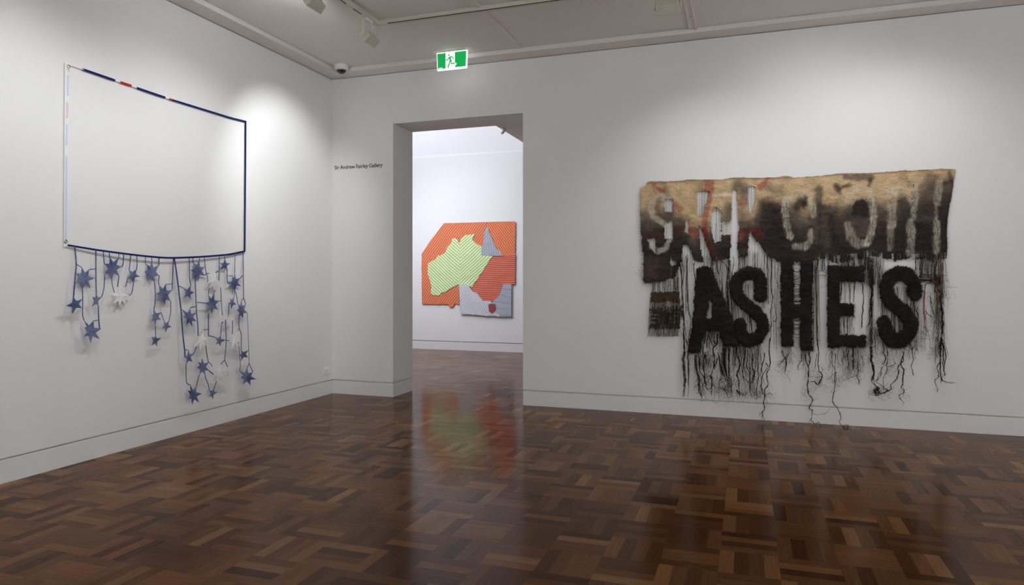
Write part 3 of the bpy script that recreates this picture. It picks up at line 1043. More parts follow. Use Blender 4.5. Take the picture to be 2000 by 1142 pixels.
# SACK CLOTH: thinned, paler letters
S0 = [(1308, 392), (1294, 384), (1278, 388), (1270, 405), (1276, 422), (1292, 432), (1305, 444), (1308, 464), (1300, 484), (1284, 490), (1272, 480)]
paint(sm(S0, 11, 2), PALE * 0.92, 0.6, 0.5)
paint(sm([(1287, 388), (1284, 405), (1288, 418)], 10, 5), DARK, 0.55)
for p, wd, a in [([(1578, 393), (1587, 402), (1588, 418)], 11, 0.8), ([(1540, 392), (1555, 378), (1572, 378), (1582, 388)], 10, 0.7), ([(1536, 388), (1533, 410), (1536, 440), (1542, 462)], 13, 0.85),
                 ([(1583, 452), (1582, 472), (1570, 482), (1552, 480)], 11, 0.75), ([(1655, 388), (1662, 374), (1680, 367), (1695, 372), (1702, 388), (1706, 420), (1702, 450), (1692, 476)], 12, 0.9),
                 ([(1656, 440), (1662, 462), (1674, 476), (1690, 476)], 18, 0.45), ([(1722, 372), (1766, 368)], 12, 0.75), ([(1742, 378), (1741, 440)], 15, 0.85), ([(1740, 440), (1738, 484)], 12, 0.4),
                 ([(1784, 364), (1784, 425)], 13, 0.85), ([(1779, 432), (1778, 492)], 14, 0.8), ([(1833, 358), (1830, 395)], 13, 0.65), ([(1828, 395), (1828, 430)], 6, 0.6), ([(1829, 434), (1828, 490)], 12, 0.8)]:
    m_ = sm(p, wd, 3)
    paint(m_ * (0.35 + 0.65 * sst(0.35, 0.65, 0.15 * n_grit + 0.85 * n_v2)), PALE, a * 0.95, 0.45)
# tan goes on showing in the upper ends of C, O, T, H
for p, wd, a in [([(1550, 372), (1570, 372)], 8, 0.5), ([(1742, 385), (1742, 398)], 16, 0.6), ([(1776, 366), (1776, 388)], 8, 0.6), ([(1706, 360), (1716, 376)], 10, 0.5)]:
    paint(sm(p, wd, 4), TAN, a)
paint(sm([(1556, 405), (1562, 395), (1568, 400)], 18, 6), BLACK, 0.9)
paint(sm([(1573, 385), (1572, 396)], 10, 4), BLACK, 0.85)
paint(pm([(1664, 420), (1665, 400), (1672, 390), (1684, 388), (1694, 396), (1697, 420), (1690, 428), (1672, 428)], 2), BLACK, 0.95)
paint(pm([(1664, 424), (1698, 424), (1700, 440), (1690, 462), (1672, 462), (1662, 444)], 5), GREY, 0.5)
paint(sm([(1790, 430), (1820, 424)], 12, 5), GREY, 0.5)
paint(pm(R(1790, 434, 1820, 488), 4), BLACK, 0.8)
# stitched top hem
paint(sst(4, 1, seg_dist([(1264, 357), (1310, 354), (1380, 351), (1436, 347), (1452, 347), (1475, 348), (1530, 346), (1545, 346), (1640, 339), (1700, 338), (1770, 334), (1860, 330)])), np.array(srgb(138, 112, 84)), 0.55)
# flap hanging at the left
paint(pm(R(1255, 498, 1325, 545), 4), DARK, 0.6)
paint(pm(R(1255, 505, 1285, 545), 6), BROWN, 0.5)
paint(pm(R(1268, 566, 1328, 590), 3), np.array(srgb(82, 68, 55)), 0.95)
paint(pm(R(1262, 588, 1330, 660), 3), np.array(srgb(92, 82, 70)), 0.9)
paint(pm(R(1285, 606, 1322, 632), 6), DARK, 0.6)

# -------- coverage
top_line = np.interp(PX, [1240, 1264, 1270, 1310, 1345, 1380, 1410, 1432, 1452, 1472, 1500, 1518, 1534, 1550, 1600, 1640, 1690, 1740, 1768, 1780, 1812, 1836, 1860, 1880],
                     [362, 356, 354, 354, 351, 350.5, 350.5, 346.5, 346.5, 347.5, 346.5, 346, 343, 347, 344, 338.5, 338, 335, 332.5, 333, 331.5, 329.5, 330, 331])
left_edge = np.interp(PY, [340, 362, 368, 375, 400, 450, 470, 485, 500, 520, 545, 560], [1264, 1262, 1252, 1251, 1249.5, 1250.5, 1253, 1255, 1257, 1257, 1256, 1262])
right_edge = np.interp(PY, [325, 333, 350, 390, 420, 450, 480, 510], [1867, 1867, 1863, 1857, 1851, 1849, 1850, 1848])
bot_line = np.interp(PX, [1240, 1255, 1268, 1300, 1318, 1330, 1345, 1372, 1380, 1398, 1420, 1440, 1460, 1480, 1500, 1525, 1550, 1585, 1600, 1625, 1660, 1700, 1740, 1790, 1830, 1850],
                     [557, 556, 553, 549, 540, 510, 506, 512, 500, 508, 502, 502, 500, 470, 500, 515, 512, 512, 500, 512, 508, 500, 508, 506, 505, 505])
rag = (n_mid - 0.5) * 7 + (n_fine - 0.5) * 4
cov = ((PY > top_line - 1.6) & (PX > left_edge + rag * 0.7) & (PX < right_edge + rag * 0.4) & (PY < bot_line + rag * 1.6)).astype(np.float32)
HOLES = [  # polygon, how much yarn is left across it
    (R(1297, 388, 1314, 414), 0.5), (R(1297, 432, 1313, 466), 0.5), ([(1262, 465), (1280, 465), (1283, 494), (1273, 486)], 0.4),
    ([(1337, 428), (1345, 428), (1345, 454), (1336, 454)], 0.35), ([(1310, 497), (1312, 510), (1309, 512)], 0.1),
    ([(1333, 476), (1344, 478), (1356, 510), (1352, 530), (1330, 530)], 0.22), ([(1363, 438), (1371, 447), (1386, 497), (1397, 522), (1376, 522), (1367, 482)], 0.16),
    ([(1360, 373), (1386, 373), (1376, 405), (1370, 421), (1361, 419)], 0.5),
    ([(1390, 407), (1400, 404), (1408, 412), (1408, 470), (1394, 474), (1387, 440)], 0.16), (R(1409, 431, 1428, 458), 0.5),
    ([(1430, 370), (1438, 370), (1443, 443), (1440, 480), (1445, 525), (1424, 525), (1427, 463), (1428, 413)], 0.05),
    ([(1459, 363), (1476, 363), (1477, 390), (1465, 418), (1460, 403)], 0.55),
    ([(1463, 452), (1471, 460), (1492, 498), (1508, 506), (1526, 515), (1526, 526), (1457, 526)], 0.2), ([(1441, 502), (1457, 502), (1457, 526), (1443, 526)], 0.5),
    ([(1297, 500), (1303, 500), (1303, 515), (1298, 515)], 0.0) if False else (R(1309, 509, 1320, 518), 0.4),
]
hole = np.zeros((RH, RW), np.float32)
for poly, keep in HOLES:
    hole = np.maximum(hole, (poly_sd(poly) + (n_fine - 0.5) * 3.5 > 0).astype(np.float32))
cov = cov * (1 - hole)
# worn-through mesh in the pale letters: single pinholes
lattice = np.zeros((RH, RW), np.float32)
for p, wd in [([(1742, 392), (1741, 440)], 12), ([(1784, 364), (1784, 425)], 10), ([(1779, 432), (1778, 492)], 11), ([(1830, 360), (1828, 420)], 8), ([(1829, 434), (1828, 490)], 10),
              ([(1583, 452), (1582, 472), (1560, 482)], 9), ([(1700, 390), (1706, 430), (1696, 470)], 7), ([(1538, 400), (1540, 455)], 9), ([(1585, 400), (1586, 418)], 8)]:
    lattice = np.maximum(lattice, (seg_dist(p) < wd / 2).astype(np.float32))
cov = cov * (1 - lattice * ((n_v2 > 0.60) & (n_grit > 0.25)))
# the flap
cov = np.maximum(cov, pm(R(1272, 570, 1326, 588), 1) > 0.5)
flap2 = pm(R(1270, 604, 1328, 640), 2) * (n_v * 0.5 + n_h * 0.5 > 0.43)
cov = np.maximum(cov, flap2 > 0.5)
# thinning to open threads along the lower border
edge_thin = sst(-26, 0, PY - bot_line) * (n_v > 0.55) * (PX > 1590)
cov = cov * (1 - (edge_thin > 0.5))

depth = 0.009 + 0.016 * (n_big - 0.3) + 0.006 * n_mid + 0.014 * n_fold + 0.004 * n_fine + 0.008 * np.sin(PX * 0.045 + n_big * 4)


def samp(a, x, y):
    i = min(max(int(round(y - Y0)), 0), RH - 1)
    j = min(max(int(round(x - X0)), 0), RW - 1)
    return a[i, j]


base = on_back(1560, 829, 0.02)
sack = empty('sackcloth_hanging', (base.x, -0.02, base.z),
             'frayed burlap hanging with dark furry letters and long trailing yarns on the right wall', 'wall hanging')
M['burlap'] = vcol_mat('burlap', 0.98, bump=(90, 0.9, 0.012))
M['fur'] = vcol_mat('felted_fibre', 1.0, bump=(160, 0.8, 0.008), spec=0.05)
M['fibre'] = vcol_mat('loose_fibre', 1.0, spec=0.05)
M['yarn_dark'] = mat('charred_yarn', srgb(40, 35, 32), 0.95, 0, 0.1, noise=(90, 0.35))
M['yarn_tan'] = mat('raw_jute_yarn', srgb(120, 98, 74), 0.95, 0, 0.1, noise=(90, 0.35))
M['yarn_brown'] = mat('sooted_jute_yarn', srgb(72, 60, 50), 0.95, 0, 0.1, noise=(90, 0.35))


def grid_mesh(mask, dep, colr, name, m, parent, cell, solid=0.0, pick=0.5, clampf=None):
    nx, ny = int(RW / cell), int(RH / cell)
    cxs = (np.arange(nx + 1) * cell).clip(0, RW - 1)
    cys = (np.arange(ny + 1) * cell).clip(0, RH - 1)
    ccx = ((np.arange(nx) + 0.5) * cell).astype(int).clip(0, RW - 1)
    ccy = ((np.arange(ny) + 0.5) * cell).astype(int).clip(0, RH - 1)
    keep = mask[np.ix_(ccy, ccx)] > pick
    vid = -np.ones((ny + 1, nx + 1), int)
    vs, cs, fs = [], [], []

    def vert(j, i):
        if vid[j, i] < 0:
            x, y = float(cxs[i]), float(cys[j])
            jx, jy = random.uniform(-0.3, 0.3) * cell, random.uniform(-0.3, 0.3) * cell
            xi, yi = int(x), int(y)
            vid[j, i] = len(vs)
            qx, qy = X0 + x + jx, Y0 + y + jy
            if clampf:
                qx, qy = clampf(qx, qy)
            vs.append(tuple(on_back(qx, qy, float(dep[yi, xi]))))
            cs.append(tuple(float(q) for q in colr[yi, xi]))
        return vid[j, i]
    for j, i in zip(*np.nonzero(keep)):
        fs.append((vert(j + 1, i), vert(j + 1, i + 1), vert(j, i + 1), vert(j, i)))
    mb = MB()
    mb.v, mb.f, mb.c = vs, fs, cs
    o = mb.build(name, m, parent, smooth=True, recalc=False)
    if solid:
        md = o.modifiers.new('thick', 'SOLIDIFY')
        md.thickness = solid
        md.offset = -1
    return o, mb


def cloth_clamp(x, y):
    return min(x, samp(right_edge, x, y) + 0.4), max(y, samp(top_line, x, y))


cloth, _ = grid_mesh(cov, depth, C, 'burlap_cloth', M['burlap'], sack, 1.45, 0.004, 0.5, cloth_clamp)

# -------- ASHES: thick furry letters
LET = [
    ('A', pm([(1361, 524), (1374, 519), (1389, 523), (1398, 545), (1408, 570), (1419, 595), (1428, 620), (1437, 648), (1446, 676), (1412, 676), (1406, 646), (1376, 646), (1371, 666), (1366, 688), (1341, 690), (1346, 668), (1352, 640), (1355, 600), (1358, 560)], 1.5, 0.7)
     * (1 - pm([(1384, 582), (1390, 593), (1391, 621), (1380, 621)], 2, 1.3))),
    ('S', sm([(1485, 578), (1486, 548), (1478, 534), (1460, 533), (1443, 541), (1437, 556), (1440, 576), (1455, 594), (1472, 606), (1487, 622), (1490, 642), (1480, 660), (1462, 666), (1447, 655), (1445, 634)], 25, 1.5, 0.7)),
    ('H', np.maximum(np.maximum(pm(R(1525, 508, 1550, 676), 1.5, 0.7), pm(R(1563, 510, 1587, 684), 1.5, 0.7)), pm(R(1544, 594, 1568, 621), 1.5, 0.7))),
    ('E', np.maximum(np.maximum(pm(R(1616, 518, 1640, 679), 1.5, 0.7), pm(R(1617, 519, 1688, 549), 1.5, 0.7)), np.maximum(pm(R(1630, 593, 1669, 618), 1.5, 0.7), pm(R(1617, 654, 1691, 677), 1.5, 0.7)))),
    ('S', sm([(1787, 573), (1784, 552), (1772, 536), (1754, 533), (1738, 542), (1731, 558), (1733, 578), (1748, 596), (1768, 610), (1780, 630), (1776, 650), (1760, 665), (1742, 664), (1730, 650), (1727, 630)], 28, 1.5, 0.7)),
]
FIB = MB()


def fibre(p, dirv, ln, wd, col, curl=0.3, segs=3, mb=None):
    """one hair: a tapering ribbon of a few triangles"""
    mb = mb or FIB
    p = Vector(p)
    d = Vector(dirv)
    d = d.normalized() if d.length > 1e-6 else Vector((0, 0, -1))
    side = d.cross(Vector((random.uniform(-0.3, 0.3), -1, random.uniform(-0.3, 0.3))))
    side = side.normalized() if side.length > 1e-6 else Vector((1, 0, 0))
    cur = Vector((random.gauss(0, curl), random.gauss(0, curl * 0.5), random.gauss(0, curl)))
    vs, fs = [], []
    for k in range(segs):
        ww = wd * (1 - 0.75 * k / segs) * 0.5
        vs += [p - side * ww, p + side * ww]
        d = (d + cur / segs).normalized()
        p = p + d * (ln / segs)
        if p.y > -0.003:
            p.y = -0.003
    vs.append(p)
    for k in range(segs - 1):
        fs.append((2 * k, 2 * k + 1, 2 * k + 3, 2 * k + 2))
    fs.append((2 * segs - 2, 2 * segs - 1, 2 * segs))
    mb.add(vs, fs, col)


def blur(a, n=2):
    for _ in range(n):
        a = (a + np.roll(a, 1, 0) + np.roll(a, -1, 0) + np.roll(a, 1, 1) + np.roll(a, -1, 1)) / 5
    return a


allet = np.zeros((RH, RW), np.float32)
for li, (ch, mk) in enumerate(LET):
    allet = np.maximum(allet, mk)
    soft = blur(mk, 12)
    nz = vnoise(7, 3, 30 + li, 2.0, 0.8)
    dep = 0.012 + 0.040 * sst(0.35, 0.95, soft) + 0.016 * nz + 0.01 * (n_fine - 0.5)
    cl = np.ones((RH, RW, 3), np.float32) * np.array(srgb(47, 44, 44))
    cl = cl * (0.55 + 0.9 * nz * n_fine * 1.7)[..., None]
    cl = cl * (1 - 0.35 * (n_big > 0.55)[..., None]) + np.array(srgb(68, 60, 54)) * 0.35 * (n_big > 0.55)[..., None]
    fmb = MB()
    o, g = grid_mesh(mk, dep, cl, 'felted_letter', M['fur'], sack, 2.0)
    o['label'] = 'thick black furry letter ' + ch
    # hairs of this letter: joined to the letter's own pile
    ysn, xsn = np.nonzero(mk > 0.5)
    gy, gx = np.gradient(soft)
    for k in rng.integers(0, len(xsn), int(len(xsn) * 2.3)):
        x, y = float(xsn[k]) + random.random(), float(ysn[k]) + random.random()
        i, j = min(int(y), RH - 1), min(int(x), RW - 1)
        gxx, gyy = -gx[i, j], -gy[i, j]
        edge = 1 - soft[i, j]
        shag = 1 + 0.9 * max(0.0, edge - 0.25)
        dv = Vector((gxx * 9 + random.gauss(0, 1.0), -0.45 - random.random() * 0.5 + edge * 0.8, -gyy * 7 + random.gauss(0, 0.42) - 0.1))
        s = random.uniform(0.5, 1.7)
        c0 = np.array(srgb(46, 43, 43)) * s if random.random() < 0.95 else np.array(srgb(104, 94, 84))
        fibre(on_back(X0 + x, Y0 + y, float(dep[i, j]) - 0.003), dv, random.uniform(0.010, 0.030) * shag, random.uniform(0.0007, 0.0017), tuple(c0), 0.8, 2, fmb)
    po = fmb.build('letter_pile', M['fibre'], o, recalc=False)
    po['kind'] = 'stuff'

# -------- nap and frayed edges of the cloth
ys_, xs_ = np.nonzero(cov > 0.5)
for k in rng.integers(0, len(xs_), 9000):
    x, y = float(xs_[k]), float(ys_[k])
    i, j = int(y), int(x)
    c = C[i, j] * random.uniform(0.6, 1.9)
    fibre(on_back(X0 + x, Y0 + y, float(depth[i, j]) + 0.001), (random.gauss(0, 1), -0.5, random.gauss(0, 0.7)), random.uniform(0.008, 0.03), random.uniform(0.0008, 0.0018), tuple(c), 0.8, 2)
er = cov - np.minimum.reduce([np.roll(cov, 1, 0), np.roll(cov, -1, 0), np.roll(cov, 1, 1), np.roll(cov, -1, 1)])
ye, xe = np.nonzero((er > 0.5))
for k in rng.permutation(len(xe))[:6000]:
    x, y = float(xe[k]), float(ye[k])
    if y + Y0 < samp(top_line, x + X0, y + Y0) + 3 and random.random() < 0.9:
        continue
    i, j = int(y), int(x)
    c = C[i, j] * random.uniform(0.6, 1.2)
    left = x + X0 < left_edge[i, j] + 6
    dv = (-1.0 if left else random.gauss(0, 0.4), -0.2, random.gauss(0, 0.25) if left else -1 * random.random())
    fibre(on_back(X0 + x, Y0 + y, float(depth[i, j])), dv, random.uniform(0.01, 0.04) if not left else random.uniform(0.012, 0.05), random.uniform(0.001, 0.002), tuple(c), 0.6, 3)


# -------- warp threads left across the holes and below the cloth
def thread(x0, y0, x1, y1, wpx, col, d=None, wav=0.8, segs=7, mb=None):
    pts = []
    ph = random.random() * 6
    d = 0.02 + random.uniform(-0.006, 0.012) if d is None else d
    off = 0
    for k in range(segs + 1):
        t = k / segs
        off += random.gauss(0, wav * 0.45)
        pts.append(on_back(x0 + (x1 - x0) * t + off * math.sin(math.pi * min(1, t * 1.2)) ** 0.5 if 0 < t < 1 else (x0 if t == 0 else x1 + off), y0 + (y1 - y0) * t, d))
    (mb or FIB).tube(pts, wpx * 0.0047 / 2, 3, col, cap=False)


for poly, keep in HOLES:
    xsn = [p[0] for p in poly]
    ysn = [p[1] for p in poly]
    x = min(xsn)
    while x < max(xsn):
        x += random.uniform(0.9, 2.2) / keep * 0.6
        xi = int(x - X0)
        if xi >= RW:
            break
        colm = hole[:, xi] > 0.5
        yi = [k for k in range(int(min(ysn) - Y0), min(RH, int(max(ysn) - Y0) + 1)) if colm[k]]
        if len(yi) < 4:
            continue
        y0, y1 = yi[0] + Y0 - 2, yi[-1] + Y0 + 2
        light = y0 < 470 and random.random() < 0.72
        c = (PALE * random.uniform(0.7, 1.05)) if light else (BROWN if random.random() < 0.4 else DARK) * random.uniform(0.6, 1.2)
        thread(x, y0, x + random.gauss(0, 1), y1, random.uniform(0.4, 0.8), tuple(c), None, 0.35)

BANDS = [  # x0, x1, top, bottom, count, colour mix (0 dark .. 1 tan), wave
    (1272, 1328, 545, 572, 70, 0.35, 0.6), (1270, 1328, 584, 612, 110, 0.35, 0.8), (1268, 1328, 600, 644, 130, 0.35, 1.0), (1268, 1328, 634, 658, 100, 0.4, 1.6),
    (1310, 1330, 512, 572, 12, 0.3, 0.8), (1331, 1345, 500, 620, 10, 0.1, 1.5), (1372, 1400, 500, 545, 16, 0.15, 1.6), (1390, 1412, 505, 590, 22, 0.2, 2.2),
    (1412, 1428, 505, 640, 16, 0.1, 2.2), (1441, 1456, 498, 530, 20, 0.25, 0.8), (1456, 1500, 492, 532, 40, 0.3, 0.6), (1486, 1516, 498, 600, 22, 0.35, 0.8),
    (1430, 1440, 560, 660, 22, 0.1, 1.5), (1450, 1476, 553, 592, 22, 0.2, 0.6), (1478, 1492, 578, 604, 14, 0.1, 1.2), (1434, 1462, 604, 632, 26, 0.2, 0.8), (1456, 1468, 618, 652, 10, 0.15, 1.0),
    (1504, 1522, 520, 690, 6, 0.3, 1.2), (1590, 1600, 505, 680, 12, 0.45, 0.7), (1600, 1620, 495, 530, 20, 0.2, 2.0), (1640, 1700, 500, 528, 90, 0.15, 1.3),
    (1641, 1672, 548, 596, 16, 0.2, 0.9), (1645, 1672, 616, 656, 20, 0.2, 1.4), (1688, 1704, 505, 560, 26, 0.25, 1.6), (1700, 1726, 505, 560, 46, 0.25, 1.4),
    (1698, 1708, 540, 680, 16, 0.25, 1.4), (1788, 1818, 498, 546, 46, 0.25, 1.4), (1818, 1846, 500, 556, 44, 0.5, 1.4), (1824, 1844, 540, 600, 30, 0.5, 2.2),
    (1744, 1776, 560, 596, 26, 0.1, 1.2), (1738, 1768, 612, 652, 34, 0.12, 0.7), (1776, 1794, 580, 630, 22, 0.15, 1.6), (1716, 1732, 585, 625, 24, 0.15, 1.6), (1826, 1842, 600, 670, 20, 0.4, 2.6),
    # fringes under the letters
    (1372, 1410, 640, 700, 44, 0.08, 2.2), (1345, 1372, 676, 740, 26, 0.2, 1.5), (1370, 1412, 690, 765, 40, 0.1, 2.6), (1408, 1440, 668, 752, 54, 0.08, 1.8), (1436, 1486, 668, 740, 64, 0.1, 2.0),
    (1440, 1490, 720, 780, 26, 0.1, 3.2), (1360, 1440, 735, 790, 40, 0.25, 3.4), (1524, 1546, 670, 715, 12, 0.2, 2.4), (1566, 1586, 676, 720, 18, 0.2, 1.8), (1620, 1690, 674, 740, 46, 0.5, 2.6),
    (1696, 1716, 640, 700, 30, 0.55, 2.0), (1718, 1790, 664, 712, 46, 0.35, 2.8), (1784, 1812, 600, 690, 14, 0.4, 3.4), (1826, 1846, 660, 720, 22, 0.2, 1.5),
]
for x0, x1, yt, yb, n, mix, wav in BANDS:
    for k in range(int(n * (0.55 if (x0 > 1420 and yb < 665 and x1 < 1700 and (yt > 535 or x1 < 1520)) else 1.0))):
        x = random.uniform(x0, x1)
        c = (BLACK if random.random() > mix else (TAN2 if random.random() < 0.35 else BROWN)) * random.uniform(0.6, 1.1)
        hang = yb > 690
        y1 = yb - (random.random() ** 0.7) * (yb - yt) * (0.75 if hang else 0.12)
        thread(x, yt + random.uniform(-4, 4), x + random.gauss(0, 1.2 + wav), y1, random.uniform(0.3, 0.8), tuple(c), 0.02 + random.uniform(-0.008, 0.03) * (1.6 if hang else 1), wav * (1.2 if hang else 0.8), 9)
# ladder of cross fibres in the upper H and beside the last S
for k in range(34):
    y = random.uniform(516, 595) if k < 24 else random.uniform(622, 662)
    a, bb = on_back(1546, y, 0.03), on_back(1566, y + random.gauss(0, 2), 0.03)
    midp = a.lerp(bb, random.uniform(0.35, 0.65)) + Vector((0, random.uniform(-0.01, 0.01), -random.uniform(0.005, 0.02)))
    FIB.tube(smooth_path([a, midp, bb], 3), random.uniform(0.0012, 0.003), 3, tuple(BLACK), cap=False)
for k in range(26):
    y = random.choice([random.gauss(544, 3), random.gauss(536, 8)])
    a, bb = on_back(random.uniform(1788, 1804), y, 0.02), on_back(random.uniform(1820, 1842), y + random.gauss(1, 3), 0.025)
    midp = a.lerp(bb, 0.5) + Vector((0, 0, -random.uniform(0.0, 0.02)))
    FIB.tube(smooth_path([a, midp, bb], 3), random.uniform(0.001, 0.0024), 3, tuple(BROWN * random.uniform(0.5, 1)), cap=False)


# curls: loose springy hairs near the roots
def curl_at(px, py, d, n, ln, mix):
    for _ in range(n):
        p = on_back(px + random.gauss(0, 5), py + random.gauss(0, 8), d)
        v = Vector((random.gauss(0, 1), random.gauss(0, 0.25), random.gauss(0, 0.8) - 0.7)).normalized()
        turn = random.gauss(0, 0.32)
        pts = [p.copy()]
        step = ln / 9 * random.uniform(0.3, 0.95)
        for k in range(9):
            turn += random.gauss(0, 0.2)
            cx_, sx_ = math.cos(turn), math.sin(turn)
            v = Vector((v.x * cx_ - v.z * sx_, v.y, v.x * sx_ + v.z * cx_))
            p = p + v * step
            if p.y > -0.004:
                p.y = -0.004
            if p.z < 0.004:
                p.z = 0.004
            pts.append(p.copy())
        c = (BLACK if random.random() > mix else BROWN) * random.uniform(0.6, 1.1)
        FIB.tube(pts, random.uniform(0.0004, 0.0009), 3, tuple(c), cap=False)


for args in [(1385, 740, 0.05, 26, 0.2, 0.2), (1400, 760, 0.05, 20, 0.16, 0.3), (1420, 765, 0.05, 30, 0.16, 0.2), (1447, 765, 0.05, 30, 0.14, 0.1), (1478, 765, 0.06, 34, 0.15, 0.1),
             (1496, 770, 0.05, 18, 0.2, 0.1), (1534, 715, 0.05, 22, 0.16, 0.4), (1578, 720, 0.05, 14, 0.14, 0.2), (1600, 735, 0.06, 26, 0.2, 0.2), (1575, 775, 0.05, 10, 0.2, 0.1),
             (1632, 740, 0.06, 30, 0.18, 0.3), (1655, 720, 0.05, 46, 0.16, 0.75), (1672, 715, 0.05, 40, 0.16, 0.7), (1712, 765, 0.06, 46, 0.1, 0.05), (1735, 765, 0.05, 26, 0.1, 0.1),
             (1735, 712, 0.04, 30, 0.12, 0.5), (1762, 765, 0.05, 10, 0.1, 0.2), (1806, 640, 0.03, 20, 0.12, 0.6), (1800, 665, 0.03, 20, 0.14, 0.4), (1832, 620, 0.04, 46, 0.12, 0.4), (1848, 570, 0.03, 22, 0.12, 0.4),
             (1822, 585, 0.03, 22, 0.12, 0.2), (1836, 540, 0.04, 60, 0.08, 0.3), (1830, 680, 0.04, 22, 0.12, 0.4), (1815, 685, 0.03, 12, 0.16, 0.2), (1255, 530, 0.02, 10, 0.14, 0.6), (1600, 545, 0.03, 8, 0.1, 0.1),
             (1515, 640, 0.03, 14, 0.08, 0.2), (1548, 700, 0.03, 10, 0.16, 0.2), (1700, 700, 0.04, 22, 0.12, 0.6), (1340, 640, 0.03, 20, 0.1, 0.2), (1345, 720, 0.03, 14, 0.14, 0.3)]:
    curl_at(*args)
fo = FIB.build('loose_fibres', M['fibre'], sack, recalc=False)
fo['kind'] = 'stuff'

